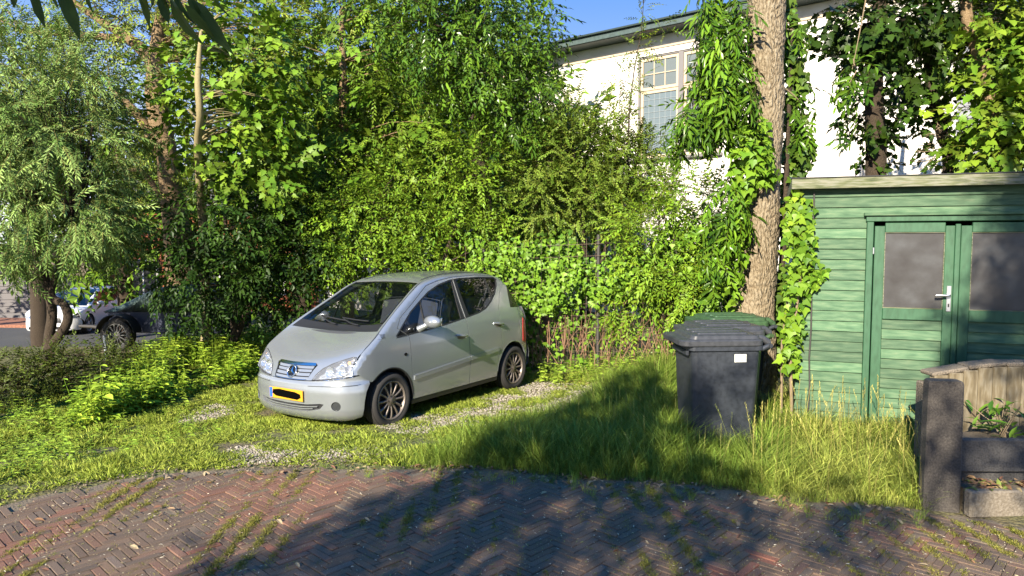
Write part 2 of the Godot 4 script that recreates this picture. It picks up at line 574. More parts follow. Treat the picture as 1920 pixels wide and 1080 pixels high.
# scatter shoots through an ellipsoid, in clumps; returns some of the places for branches to reach
func crown(mms: Array, c: Vector3, r: Vector3, n: int, k: Dictionary, reach: Array) -> void:
	var thr: float = k.get("thr", -0.12)
	var fr: float = k.get("freq", 1.6)
	for j in n:
		var d := rnd3().normalized()
		var q := d * r * pow(rng.randf(), k.get("core", 0.42))
		var a := c + q
		if a.y < k.get("floor", -1.0): continue
		if lump.get_noise_3dv(a * fr * 10.0) < thr + 0.10 * rng.randfn(): continue
		var out := (q / (r * r)).normalized()
		var ax: Vector3 = out * k.get("out", 0.8) + Vector3.UP * k.get("up", 0.1) + rnd3() * k.get("jit", 0.7)
		var top: Vector3 = Vector3.UP * k.get("topup", 0.7) + out * 0.5 + rnd3() * 0.45
		var mm: MM = mms[rng.randi() % mms.size()]
		mm.add(frame(ax, top, rng.randf_range(0.7, 1.2) * k.get("size", 1.0)), a, tint(k.c1, k.c2))
		if reach.size() < 400 and rng.randf() < 0.2: reach.append(a)

func limb(mb: MB, a: Vector3, b: Vector3, r0: float, r1: float, sag := 0.12, sides := 5) -> void:
	var pts := []
	var rad := []
	var off := rnd3() * a.distance_to(b) * 0.07
	for k in 6:
		var t := k / 5.0
		pts.append(a.lerp(b, t) + Vector3.UP * sin(t * PI) * a.distance_to(b) * sag + off * sin(t * PI))
		rad.append(lerpf(r0, r1, t))
	mb.tube(pts, rad, sides, false)

# a plant: trunk pieces (polylines with radii), branches to the leaves, crown of shoots
func plant(called: String, label: String, category: String, base: Vector3, group := "") -> Node3D:
	return thing(called, label, category, base, 0.0, group)

func trunk(o: Node3D, lines: Array, m: Material, reach: Array, nbr: int, r0 := 0.018, sides := 10, rough := 0.12, fine := 5) -> void:
	var mb := MB.new()
	var nz := noise(1.4, 5, 3)
	var along := []
	for l in lines:
		var pts := []
		var rad := []
		var src: Array = l[0]
		for k in range(src.size() - 1):   # smooth the line
			for f in fine:
				var t: float = k + float(f) / fine
				var rows := []
				for s in src.size(): rows.append([src[s].x, src[s].y, src[s].z, l[1][s]])
				var w := cat2(rows, t)
				pts.append(Vector3(w[0], w[1], w[2]) - o.position)
				rad.append(w[3])
		pts.append(src[-1] - o.position)
		rad.append(l[1][-1])
		mb.tube(pts, rad, sides, true, rough, nz)
		along.append_array(pts)
	build("trunk", mb, m, o)
	if nbr > 0 and reach.size() > 0:
		var bb := MB.new()
		for k in nbr:
			var b: Vector3 = reach[rng.randi() % reach.size()] - o.position
			var best := Vector3.ZERO
			var bd := 1e9
			for a in along:
				var dd: float = a.distance_to(b) + (0.6 if a.y > b.y else 0.0)
				if dd < bd:
					bd = dd
					best = a
			limb(bb, best, b, r0 * rng.randf_range(0.5, 1.2), 0.003, 0.1, 4)
		build("branches", bb, m, o).set_meta("kind", "stuff")

func leaves(o: Node3D, meshes: Array, mms: Array, m: Material, called := "crown") -> void:
	for k in meshes.size():
		if mms[k].count == 0: continue
		var q: MM = mms[k]
		for j in q.count:
			q.buf[j * 16 + 3] -= o.position.x
			q.buf[j * 16 + 7] -= o.position.y
			q.buf[j * 16 + 11] -= o.position.z
		many(called, meshes[k], m, q, o)

func mms(n: int) -> Array:
	var a := []
	for k in n: a.append(MM.new())
	return a

# single leaves as parts of their own, on the side of the crown that faces the road
func leaf_parts(o: Node3D, shapes: Array, mats: Array, c: Vector3, r: Vector3, n: int, sz: float, down := 0.3) -> void:
	for j in n:
		var d := rnd3().normalized()
		if d.z < 0.0: d.z = -d.z
		var a := c + d * r * rng.randf_range(0.88, 1.05)
		var dir := d * 0.5 + Vector3.DOWN * down + rnd3() * 0.6
		var m := put("leaf", shapes[rng.randi() % shapes.size()], mats[rng.randi() % mats.size()], o)
		m.transform = Transform3D(frame(dir, Vector3.UP * 0.6 + d * 0.7 + rnd3() * 0.3, sz * rng.randf_range(0.7, 1.2)), a - o.position)

func one_leaf(kind: String, aspect: float, sd: int) -> ArrayMesh:
	var mb := MB.new()
	var r := RandomNumberGenerator.new()
	r.seed = sd
	if kind == "maple": lobed(mb, Vector3.ZERO, Vector3.UP, Vector3.BACK, 1.0, MAPLE, r.randf_range(0.05, 0.2))
	elif kind == "ivy": lobed(mb, Vector3.ZERO, Vector3.UP, Vector3.BACK, 1.0, IVY, r.randf_range(0.05, 0.2))
	else: leaf(mb, Vector3.ZERO, Vector3.UP, Vector3.BACK, 1.0, aspect, r.randf_range(0.1, 0.35), r.randf_range(0.1, 0.5), true)
	return mb.mesh()

func leaf_mats(base: StandardMaterial3D, c1: Color, c2: Color) -> Array:
	var out := []
	for k in 4:
		var m: StandardMaterial3D = base.duplicate()
		m.vertex_color_use_as_albedo = false
		var c := c1.lerp(c2, k / 3.0)
		m.albedo_color = lin(c.r * 1.08, c.g * 1.25, c.b * 0.8)
		var b := base.backlight
		m.backlight = Color(b.r * 1.0, b.g, b.b)
		out.append(m)
	return out

# ---------------------------------------------------------------- panels: a flat outline laid onto a curved surface
func panel(mb: MB, poly: PackedVector2Array, holes: Array, cell: Vector2, f: Callable, outward: Vector3, depth := 0.0) -> void:
	var lo := poly[0]
	var hi := poly[0]
	for a in poly:
		lo = lo.min(a)
		hi = hi.max(a)
	var known := {}
	var g0 := (lo / cell).floor()
	var g1 := (hi / cell).ceil()
	for gx in range(int(g0.x), int(g1.x)):
		for gy in range(int(g0.y), int(g1.y)):
			var a := Vector2(gx, gy) * cell
			var sq := PackedVector2Array([a, a + Vector2(cell.x, 0), a + cell, a + Vector2(0, cell.y)])
			var pieces: Array = Geometry2D.intersect_polygons(sq, poly)
			for h in holes:
				var nx := []
				for s in pieces: nx.append_array(Geometry2D.clip_polygons(s, h))
				pieces = nx
			for s in pieces:
				if Geometry2D.is_polygon_clockwise(s): continue
				var tr := Geometry2D.triangulate_polygon(s)
				var ids := []
				for b in s:
					var key := Vector2i((b * 20000.0).round())
					if not known.has(key): known[key] = mb.p(f.call(b), pnormal(f, b, outward))
					ids.append(known[key])
				for k in range(0, tr.size(), 3): mb.t(ids[tr[k]], ids[tr[k + 1]], ids[tr[k + 2]])
	if depth > 0.0:
		var loops := [poly]
		loops.append_array(holes)
		for l in loops:
			var dense := []
			for k in l.size():
				var a: Vector2 = l[k]
				var b: Vector2 = l[(k + 1) % l.size()]
				var m := maxi(1, int(ceil(((b - a) / cell).length())))
				for j in m: dense.append(a.lerp(b, float(j) / m))
			for k in dense.size():
				var a: Vector2 = dense[k]
				var b: Vector2 = dense[(k + 1) % dense.size()]
				var pa: Vector3 = f.call(a)
				var pb: Vector3 = f.call(b)
				var na := pnormal(f, a, outward)
				mb.flat([pa, pb, pb - na * depth, pa - na * depth], (pb - pa).cross(na))

func pnormal(f: Callable, b: Vector2, outward: Vector3) -> Vector3:
	var e := 0.004
	var du: Vector3 = f.call(b + Vector2(e, 0)) - f.call(b - Vector2(e, 0))
	var dv: Vector3 = f.call(b + Vector2(0, e)) - f.call(b - Vector2(0, e))
	var nn := du.cross(dv).normalized()
	return -nn if nn.dot(outward) < 0.0 else nn

func ccw(poly) -> PackedVector2Array:
	var p: PackedVector2Array = v2(poly) if poly is Array else poly
	if Geometry2D.is_polygon_clockwise(p): p.reverse()
	return p

func shrink(poly, by: float) -> PackedVector2Array:
	return Geometry2D.offset_polygon(ccw(poly), -by, Geometry2D.JOIN_MITER)[0]

func inter(a, b) -> PackedVector2Array:
	var r := Geometry2D.intersect_polygons(ccw(a), ccw(b))
	var best: PackedVector2Array = r[0]
	for s in r:
		if s.size() > best.size(): best = s
	return best

func v2(rows: Array) -> PackedVector2Array:
	var o := PackedVector2Array()
	for r in rows: o.append(Vector2(r[0], r[1]))
	return o

func ell(c: Vector2, r: Vector2, n := 20) -> PackedVector2Array:
	var o := PackedVector2Array()
	for k in n: o.append(c + Vector2(cos(TAU * k / n), sin(TAU * k / n)) * r)
	return o

# car surfaces. x forwards from the front axle, y up, z to the right-hand side (so the left side is at -z)
var S := {}   # the tables of the car being built
func half_width(x: float, z: float) -> float:
	var top := crv(S.border, x)
	var y := crv(S.width, z) - crv(S.plan, x)
	var d := top - z
	var r := 0.055
	if d < r:
		var t := clampf((r - d) / r, 0.0, 1.0)
		y -= r * (1.0 - sqrt(maxf(0.0, 1.0 - t * t * 0.98)))
	return y
func side_at(p: Vector2, sg: float, off: float) -> Vector3:
	return Vector3(p.x, p.y, sg * (half_width(p.x, p.y) + off))
func top_at(p: Vector2, off: float) -> Vector3:
	var w := cat2(S.rows, p.x)
	var a := pow(absf(p.y), S.get("crown", 2.3))
	var hw: float = half_width(w[2], minf(w[3], crv(S.border, w[2]))) if w.size() < 5 else w[4]
	return Vector3(lerpf(w[0], w[2], a), lerpf(w[1], w[3], a) + off, p.y * hw)
func nose_at(p: Vector2, off: float) -> Vector3:   # p.x along the bumper's outline, p.y up
	var l: Array = S.nose
	var a := absf(p.x)
	var inset := crv(S.bump, p.y) - off
	var e := 0.01
	var q := Vector2(crv(l, a), crv(S.nosey, a))
	var q2 := Vector2(crv(l, a + e), crv(S.nosey, a + e))
	var nn := Vector2(q2.y - q.y, -(q2.x - q.x)).normalized()
	q -= nn * inset
	return Vector3(q.x, p.y, q.y * signf(p.x))

func both(called: String, parent: Node, poly: PackedVector2Array, holes: Array, m: Material, off := 0.0, depth := 0.012, cell := Vector2(0.06, 0.05)) -> Array:
	var o := []
	for sg in [-1.0, 1.0]:
		var mb := MB.new()
		panel(mb, poly, holes, cell, func(p): return side_at(p, sg, off), Vector3(0, 0.2, sg), depth)
		o.append(build(called, mb, m, parent))
	return o

func wheel(parent: Node3D, pos: Vector3, sg: float, r: float, rimr: float, nsp: int, wide: float, m: Material, dark: Material) -> void:
	var w := Node3D.new()
	w.name = "wheel"
	parent.add_child(w, true)
	w.position = pos
	w.rotation = Vector3(sg * PI / 2, 0, 0)     # local y points outwards
	var h := wide * 0.5
	var t := MB.new()
	t.lathe([Vector2(rimr - 0.01, -h * 0.8), Vector2(rimr + 0.03, -h * 0.98), Vector2(r - 0.035, -h), Vector2(r - 0.008, -h * 0.8), Vector2(r, -h * 0.45), Vector2(r, h * 0.45), Vector2(r - 0.008, h * 0.8), Vector2(r - 0.035, h), Vector2(rimr + 0.03, h * 0.98), Vector2(rimr + 0.004, h * 0.8)], 40)
	for k in 3:   # tread grooves show as raised bands
		t.lathe([Vector2(r - 0.002, -0.05 + k * 0.05 - 0.019), Vector2(r + 0.004, -0.05 + k * 0.05 - 0.017), Vector2(r + 0.004, -0.05 + k * 0.05 + 0.017), Vector2(r - 0.002, -0.05 + k * 0.05 + 0.019)], 40)
	build("tyre", t, M.rubber, w)
	var b := MB.new()
	b.lathe([Vector2(rimr + 0.006, h * 0.78), Vector2(rimr + 0.004, h * 0.86), Vector2(rimr - 0.008, h * 0.86), Vector2(rimr - 0.018, h * 0.62), Vector2(rimr - 0.03, -h * 0.5)], 40)
	build("rim", b, m, w)
	var d := MB.new()
	d.lathe([Vector2(0.0, -h * 0.1), Vector2(rimr - 0.025, -h * 0.12)], 32)
	build("brake_disc", d, dark, w)
	for k in nsp:
		var an := TAU * k / nsp
		var o := Vector3(cos(an), 0, sin(an))
		var s := Vector3(-sin(an), 0, cos(an))
		var rings := []
		for j in 5:
			var f := j / 4.0
			var rr := lerpf(rimr * 0.24, rimr - 0.012, f)
			var hw := rimr * (0.062 + 0.028 * pow(absf(f - 0.45) * 2.0, 2.0))
			var y0 := h * lerpf(0.66, 0.7, f) + 0.010 * sin(f * PI)
			rings.append([o * rr - s * hw + Vector3(0, y0 - 0.03, 0), o * rr - s * hw * 0.7 + Vector3(0, y0, 0), o * rr + s * hw * 0.7 + Vector3(0, y0, 0), o * rr + s * hw + Vector3(0, y0 - 0.03, 0)])
		var sp := MB.new()
		sp.skin(rings)
		build("spoke", sp, m, w)
	var hb := MB.new()
	hb.lathe([Vector2(rimr * 0.34, h * 0.45), Vector2(rimr * 0.34, h * 0.66), Vector2(rimr * 0.3, h * 0.72), Vector2(rimr * 0.15, h * 0.7), Vector2(rimr * 0.14, h * 0.8), Vector2(0.0, h * 0.82)], 24)
	build("hub", hb, m, w)
	var bolts := MB.new()
	for k in 5:
		var an := TAU * k / 5.0
		bolts.tube([Vector3(cos(an) * rimr * 0.235, h * 0.66, sin(an) * rimr * 0.235), Vector3(cos(an) * rimr * 0.235, h * 0.74, sin(an) * rimr * 0.235)], [0.011, 0.010], 6)
	build("wheel_bolts", bolts, dark, w)

func arc(c: Vector2, r: float, a0: float, a1: float, n := 12) -> Array:
	var o := []
	for k in n + 1:
		var a := deg_to_rad(lerpf(a0, a1, float(k) / n))
		o.append([c.x + r * cos(a), c.y + r * sin(a)])
	return o

func star_emblem(o: Node3D, c: Vector3, r: float, b: Basis) -> void:   # ring and three-pointed star
	var mb := MB.new()
	var tr := Transform3D(b, c)
	var ring := []
	for k in 25:
		var a := TAU * k / 24.0
		ring.append(tr * Vector3(cos(a) * r, sin(a) * r, 0))
	var rad := []
	rad.resize(25)
	rad.fill(r * 0.12)
	mb.tube(ring, rad, 6, false)
	for k in 3:
		var a := PI / 2 + TAU * k / 3.0
		var tip := Vector3(cos(a), sin(a), 0) * r * 0.98
		var s1 := Vector3(cos(a + PI / 3), sin(a + PI / 3), 0) * r * 0.2
		var s2 := Vector3(cos(a - PI / 3), sin(a - PI / 3), 0) * r * 0.2
		var up := Vector3(0, 0, r * 0.22)
		mb.flat([tr * tip, tr * s1, tr * up], b.z + b * s1)
		mb.flat([tr * tip, tr * s2, tr * up], b.z + b * s2)
	build("star_emblem", mb, M.chrome, o)
	var bk := MB.new()
	bk.lathe([Vector2(0, 0), Vector2(r * 0.98, 0)], 20, Transform3D(b * Basis(Vector3.RIGHT, PI / 2), c - b.z * 0.008))
	build("emblem_back", bk, M.gloss_black, o)

func silver_car() -> void:
	var o := thing("parked_car", "silver five-door hatchback with a steep short bonnet parked on the grass before the ivy", "car", Vector3(-2.017, -0.176, -8.244))
	var fw := Vector3(-0.562, 0.0, 0.827).normalized()
	var up := (Vector3.UP + Vector3(0.827, 0, 0.562) * -0.020).normalized()
	var zz := fw.cross(up).normalized()
	o.basis = Basis(fw, zz.cross(fw).normalized(), zz)
	S = {
		"border": [[-2.8, 1.10], [-2.70, 1.20], [-2.60, 1.40], [-2.52, 1.51], [-2.41, 1.572], [-2.18, 1.617], [-1.73, 1.648], [-1.32, 1.645], [-1.03, 1.615], [-0.82, 1.568], [-0.643, 1.487], [-0.435, 1.377], [-0.19, 1.242], [0.03, 1.115], [0.09, 1.078], [0.15, 1.035], [0.30, 0.94], [0.40, 0.87], [0.47, 0.78], [0.56, 0.67], [0.62, 0.6]],
		"width": [[0.0, 0.79], [0.2, 0.825], [0.35, 0.845], [0.6, 0.86], [0.85, 0.848], [1.0, 0.825], [1.08, 0.80], [1.3, 0.71], [1.55, 0.615], [1.7, 0.555]],
		"plan": [[-2.9, 0.09], [-2.75, 0.045], [-2.55, 0.015], [-2.3, 0.008], [-2.0, 0.0], [0.0, 0.0], [0.25, 0.008], [0.42, 0.03], [0.56, 0.075], [0.7, 0.16]],
		"rows": [[0.722, 0.585, 0.54, 0.655], [0.665, 0.67, 0.50, 0.74], [0.60, 0.755, 0.445, 0.82], [0.50, 0.82, 0.38, 0.885], [0.30, 0.925, 0.24, 0.98], [0.03, 1.042, 0.09, 1.078], [-0.09, 1.105, -0.04, 1.156], [-0.5, 1.365, -0.435, 1.377], [-0.90, 1.575, -0.80, 1.562], [-1.3, 1.652, -1.25, 1.64], [-1.75, 1.675, -1.75, 1.648], [-2.2, 1.66, -2.2, 1.615], [-2.50, 1.61, -2.45, 1.555], [-2.66, 1.56, -2.53, 1.50], [-2.90, 1.14, -2.77, 1.13]],
		"nose": [[0.0, 0.755], [0.25, 0.745], [0.49, 0.70], [0.70, 0.625], [0.87, 0.51], [0.97, 0.42], [1.05, 0.34]],
		"nosey": [[0.0, 0.0], [0.25, 0.25], [0.49, 0.485], [0.70, 0.68], [0.87, 0.80], [0.97, 0.845], [1.05, 0.862]],
		"bump": [[0.14, 0.13], [0.18, 0.06], [0.23, 0.02], [0.30, 0.0], [0.46, -0.004], [0.53, 0.004], [0.555, 0.008], [0.57, 0.014], [0.585, 0.02], [0.62, 0.022], [0.68, 0.022]],
	}
	var border := []
	for k in range(0, 100):
		var x := lerpf(0.555, -2.56, k / 99.0)
		border.append([x, crv(S.border, x) - 0.001])
	# side outline
	var fa := Vector2(0.03, 0.30)
	var ra := Vector2(-2.40, 0.305)
	var fender := [[0.455, 0.665], [0.33, 0.56]]
	fender.append_array(arc(fa, 0.375, 44, 183, 18))
	fender.append_array([[-0.33, 0.22], [-0.311, 0.25], [-0.308, 0.984], [-0.10, 0.975], [-0.085, 1.00]])
	# the side window opening
	var win := [[-0.114, 0.985], [-0.312, 0.994], [-0.588, 1.009], [-1.0, 1.043], [-1.438, 1.092], [-1.705, 1.125], [-1.90, 1.172], [-2.06, 1.25], [-2.207, 1.345], [-2.31, 1.45], [-2.35, 1.535], [-2.31, 1.572], [-1.928, 1.592], [-1.523, 1.594], [-1.321, 1.58], [-1.079, 1.533], [-0.858, 1.461], [-0.668, 1.368], [-0.438, 1.249], [-0.266, 1.131], [-0.10, 1.01]]
	var opening := v2(win)
	var whole := []
	whole.append_array(border)
	whole.append_array([[-2.60, 1.39], [-2.68, 1.22], [-2.755, 1.125], [-2.775, 0.97], [-2.765, 0.62], [-2.80, 0.47], [-2.79, 0.30]])
	whole.append_array(arc(ra, 0.385, 180, 0, 24))
	whole.append_array([[-2.01, 0.25], [-0.33, 0.25]])
	whole.append_array(arc(fa, 0.375, 187, 44, 20))
	whole.append_array([[0.33, 0.56], [0.47, 0.655], [0.552, 0.66]])
	var full := v2(whole)
	if Geometry2D.is_polygon_clockwise(full): full.reverse()
	if Geometry2D.is_polygon_clockwise(opening): opening.reverse()
	both("front_fender", o, shrink(inter(full, [[0.7, 0.2], [0.7, 1.08], [0.085, 1.078], [-0.10, 0.985], [-0.31, 0.985], [-0.31, 0.2]]), 0.002), [opening], M.silver)
	var fd := shrink(inter(full, [[-0.31, 0.2], [-0.31, 0.985], [-0.15, 1.09], [-0.25, 1.2], [-0.5, 1.33], [-0.85, 1.53], [-1.08, 1.578], [-1.40, 1.612], [-1.40, 0.2]]), 0.0045)
	var rd := shrink(inter(full, [[-1.40, 0.2], [-1.40, 1.612], [-1.9, 1.618], [-2.30, 1.592], [-2.42, 1.50], [-2.36, 1.40], [-2.17, 1.15], [-2.10, 0.95], [-2.12, 0.68], [-2.02, 0.5], [-2.01, 0.2]]), 0.0045)
	var doors := both("front_door", o, fd, [opening], M.silver)
	var rdoors := both("rear_door", o, rd, [opening], M.silver)
	both("body_side", o, shrink(inter(full, [[0.2, 1.0], [-0.10, 0.985], [-0.31, 0.985], [-0.15, 1.09], [-0.25, 1.2], [-0.5, 1.33], [-0.85, 1.53], [-1.08, 1.578], [-1.40, 1.612], [-1.9, 1.618], [-2.30, 1.592], [-2.42, 1.50], [-2.36, 1.40], [-2.17, 1.15], [-2.10, 0.95], [-2.12, 0.68], [-2.02, 0.5], [-2.01, 0.2], [-3.0, 0.1], [-3.0, 1.12], [-2.46, 1.145], [-2.56, 1.5], [-2.5, 1.8], [0.3, 1.8], [0.3, 1.0]]), 0.002), [opening], M.silver)
	both("tailgate_corner_glass", o, v2([[-2.47, 1.15], [-2.545, 1.49], [-2.60, 1.39], [-2.68, 1.22], [-2.75, 1.13]]), [], M.gloss_black, -0.002)
	both("tail_lamp", o, v2([[-2.66, 0.66], [-2.73, 0.62], [-2.762, 0.66], [-2.772, 0.95], [-2.72, 0.98], [-2.68, 0.85]]), [], M.red_lamp, 0.006)
	# dark window surround, pillars and panes
	var sash := shrink(win, 0.001)
	if Geometry2D.is_polygon_clockwise(sash): sash.reverse()
	var q := func(a: Array) -> PackedVector2Array: return shrink(inter(sash, a), 0.004)
	both("quarter_pane_black", o, q.call([[0.0, 0.9], [-0.31, 0.9], [-0.31, 1.4], [0.0, 1.4]]), [], M.gloss_black, -0.008)
	both("pillar_trim", o, q.call([[-1.375, 1.7], [-1.30, 1.0], [-1.50, 1.0], [-1.455, 1.7]]), [], M.trim_black, -0.006)
	both("window_divider", o, q.call([[-0.68, 1.5], [-0.605, 1.0], [-0.635, 1.0], [-0.71, 1.5]]), [], M.trim_black, -0.004)
	both("window_divider", o, q.call([[-2.035, 1.7], [-2.14, 1.1], [-2.17, 1.1], [-2.065, 1.7]]), [], M.trim_black, -0.004)
	var ring := shrink(win, 0.018)
	if Geometry2D.is_polygon_clockwise(ring): ring.reverse()
	both("window_seal", o, sash, [ring], M.trim_black, -0.003)
	for k in 2:
		for w in [["window", doors[k], [[-0.31, 0.9], [-1.34, 0.9], [-1.42, 1.7], [-0.31, 1.7]]], ["window", rdoors[k], [[-1.44, 0.9], [-2.5, 0.9], [-2.5, 1.7], [-1.43, 1.7]]]]:
			var mb := MB.new()
			var sg: float = [-1.0, 1.0][k]
			panel(mb, q.call(w[2]), [], Vector2(0.06, 0.05), func(p): return side_at(p, sg, -0.014), Vector3(0, 0.2, sg))
			build(w[0], mb, M.car_glass, w[1])
		# handles and mouldings
		var sg: float = [-1.0, 1.0][k]
		for hd in [[doors[k], -1.25, 0.886], [rdoors[k], -2.07, 0.958]]:
			var mb := MB.new()
			var pts := []
			for j in 7:
				var f := j / 6.0 - 0.5
				pts.append(side_at(Vector2(hd[1] - f * 0.21, hd[2] + f * -0.03), sg, 0.034 - 0.10 * f * f * 1.1))
			mb.tube(pts, [0.012, 0.014, 0.015, 0.015, 0.015, 0.014, 0.012], 8)
			build("handle", mb, M.silver, hd[0])
			var dish := MB.new()
			panel(dish, ell(Vector2(hd[1] + 0.01, hd[2] - 0.012), Vector2(0.075, 0.032), 16), [], Vector2(0.06, 0.05), func(p): return side_at(p, sg, 0.003), Vector3(0, 0.2, sg))
			build("handle_shade_patch", dish, M.rim, hd[0])  # flat darker patch painted as the shaded hollow behind the handle
		for md in [[doors[k], -0.345, -1.393, 0.505, 0.581], [rdoors[k], -1.407, -2.02, 0.582, 0.622]]:
			var mb := MB.new()
			panel(mb, v2([[md[1], md[3] - 0.028], [md[2], md[4] - 0.028], [md[2], md[4] + 0.022], [md[1], md[3] + 0.022]]), [], Vector2(0.06, 0.05), func(p): return side_at(p, sg, 0.014), Vector3(0, 0.2, sg), 0.016)
			build("moulding", mb, M.silver, md[0])
	both("side_repeater", o, ell(Vector2(-0.218, 0.79), Vector2(0.024, 0.018), 12), [], M.gloss_black, 0.006, 0.006)
	both("sill", o, v2([[-0.33, 0.195], [-2.02, 0.20], [-2.03, 0.42], [-1.985, 0.33], [-1.9, 0.29], [-1.4, 0.262], [-0.33, 0.247]]), [], M.trim_black, -0.004, 0.05)
	for ar in [[fa, 0.375, 48, 184, "front_arch_lip"], [ra, 0.385, 2, 178, "rear_arch_lip"]]:
		for sg in [-1.0, 1.0]:
			var mb := MB.new()
			var pts := []
			var rad := []
			for w in arc(ar[0], ar[1] - 0.004, ar[2], ar[3], 22):
				pts.append(side_at(Vector2(w[0], w[1]), sg, -0.010))
				rad.append(0.013)
			mb.tube(pts, rad, 6, false)
			build("arch_lip", mb, M.silver if ar[4] == "rear_arch_lip" else M.trim_black, o)
	# top skin
	var topf := func(p: Vector2) -> Vector3: return top_at(p, 0.0)
	var upw := Vector3(0.3, 1, 0)
	var grille := v2([[0.06, -0.33], [0.02, -0.28], [0.02, 0.28], [0.06, 0.33], [1.7, 0.43], [1.95, 0.39], [1.98, 0.3], [1.98, -0.3], [1.95, -0.39], [1.7, -0.43]])
	if Geometry2D.is_polygon_clockwise(grille): grille.reverse()
	var lampl := v2([[0.05, 0.43], [0.7, 0.47], [1.3, 0.55], [1.8, 0.67], [2.25, 0.83], [2.42, 0.93], [2.3, 0.985], [1.4, 0.99], [0.35, 0.965], [0.12, 0.86], [0.03, 0.64]])
	var lampr := v2([])
	for a in lampl: lampr.append(Vector2(a.x, -a.y))
	for l in [lampl, lampr]:
		if Geometry2D.is_polygon_clockwise(l): l.reverse()
	var mb := MB.new()
	panel(mb, v2([[0.0, -1], [4.98, -1], [4.98, 1], [0.0, 1]]), [grille, lampl, lampr], Vector2(0.12, 0.05), topf, Vector3(0.6, 1, 0), 0.012)
	build("hood", mb, M.silver, o)
	mb = MB.new()
	panel(mb, v2([[5.0, -0.97], [6.02, -0.97], [6.02, 0.97], [5.0, 0.97]]), [], Vector2(0.1, 0.1), func(p): return top_at(p, -0.006), upw, 0.01)
	build("cowl_panel", mb, M.trim_black, o)
	mb = MB.new()
	var wsc := v2([[6.0, -0.95], [8.0, -0.95], [8.0, 0.95], [6.0, 0.95]])
	var wsi := v2([[6.1, -0.90], [7.9, -0.90], [7.9, 0.90], [6.1, 0.90]])
	panel(mb, wsc, [], Vector2(0.1, 0.1), func(p): return top_at(p, -0.003), upw)
	build("windscreen", mb, M.car_glass, o)
	mb = MB.new()
	panel(mb, wsc, [wsi], Vector2(0.1, 0.1), func(p): return top_at(p, -0.009), upw)
	build("windscreen_surround", mb, M.gloss_black, o)
	for sg in [-1.0, 1.0]:
		mb = MB.new()
		panel(mb, v2([[5.0, sg * 0.955], [8.02, sg * 0.955], [8.02, sg], [5.0, sg]]), [], Vector2(0.1, 0.05), topf, upw, 0.01)
		build("windscreen_pillar", mb, M.silver, o)
	mb = MB.new()
	panel(mb, v2([[8.03, -1], [13.0, -1], [13.0, 1], [8.03, 1]]), [], Vector2(0.2, 0.1), topf, Vector3.UP, 0.01)
	build("roof", mb, M.silver, o)
	for sg in [-1.0, 1.0]:
		mb = MB.new()
		panel(mb, v2([[8.2, sg * 0.86], [12.6, sg * 0.86], [12.6, sg * 0.885], [8.2, sg * 0.885]]), [], Vector2(0.2, 0.1), func(p): return top_at(p, 0.004), Vector3.UP, 0.005)
		build("roof_strip", mb, M.trim_black, o)
	mb = MB.new()
	panel(mb, v2([[13.0, -1], [14.0, -1], [14.0, 1], [13.0, 1]]), [], Vector2(0.2, 0.1), topf, Vector3(-1, 0.4, 0), 0.01)
	build("tailgate_glass", mb, M.gloss_black, o)
	mb = MB.new()
	var rear := []
	for w in [[-2.90, 1.135, 0.75], [-2.94, 1.0, 0.775], [-2.94, 0.62, 0.80], [-2.97, 0.5, 0.81], [-2.97, 0.32, 0.80], [-2.90, 0.24, 0.77]]:
		var r := []
		for k in 13:
			var f := k / 6.0 - 1.0
			r.append(Vector3(w[0] + 0.13 * pow(absf(f), 3.0), w[1], f * w[2]))
		rear.append(r)
	for j in range(rear.size() - 1):
		for k in 12: mb.flat([rear[j][k], rear[j][k + 1], rear[j + 1][k + 1], rear[j + 1][k]], Vector3(-1, 0, 0))
	build("tailgate", mb, M.silver, o)
	# grille with chrome bar, slats and star
	var g := MB.new()
	panel(g, grille, [], Vector2(0.12, 0.05), func(p): return top_at(p, -0.012) - Vector3(0.028, 0, 0), Vector3(1, 0.3, 0))
	var gr := build("grille", g, M.trim_black, o)
	for k in 4:
		mb = MB.new()
		var s0: float = [0.12, 0.52, 0.92, 1.30][k]
		var hw: float = 0.325 + 0.05 * s0 / 1.7
		panel(mb, v2([[s0, -hw], [s0 + 0.30, -hw - 0.012], [s0 + 0.30, hw + 0.012], [s0, hw]]), [], Vector2(0.12, 0.05), func(p): return top_at(p, 0.0) - Vector3(0.006 + 0.02 * (s0 + 0.3 - p.x), 0, 0), Vector3(1, 0.3, 0), 0.012)
		build("slat", mb, M.silver, gr)
	mb = MB.new()
	panel(mb, v2([[1.62, -0.41], [1.94, -0.38], [1.97, -0.3], [1.97, 0.3], [1.94, 0.38], [1.62, 0.41]]), [], Vector2(0.08, 0.05), func(p): return top_at(p, 0.006), Vector3(1, 0.6, 0), 0.012)
	build("chrome_bar", mb, M.chrome, gr)
	mb = MB.new()
	panel(mb, v2([[0.0, -0.3], [0.09, -0.33], [0.09, 0.33], [0.0, 0.3]]), [], Vector2(0.08, 0.05), func(p): return top_at(p, 0.004), Vector3(1, 0.3, 0), 0.012)
	build("chrome_strip", mb, M.chrome, gr)
	var ce := top_at(Vector2(0.95, 0.0), 0.0) + Vector3(0.012, 0, 0)
	var bz := Vector3(0.92, 0.38, 0).normalized()
	star_emblem(gr, ce, 0.068, Basis(Vector3(0, 0, -1), bz.cross(Vector3(0, 0, -1)), bz))
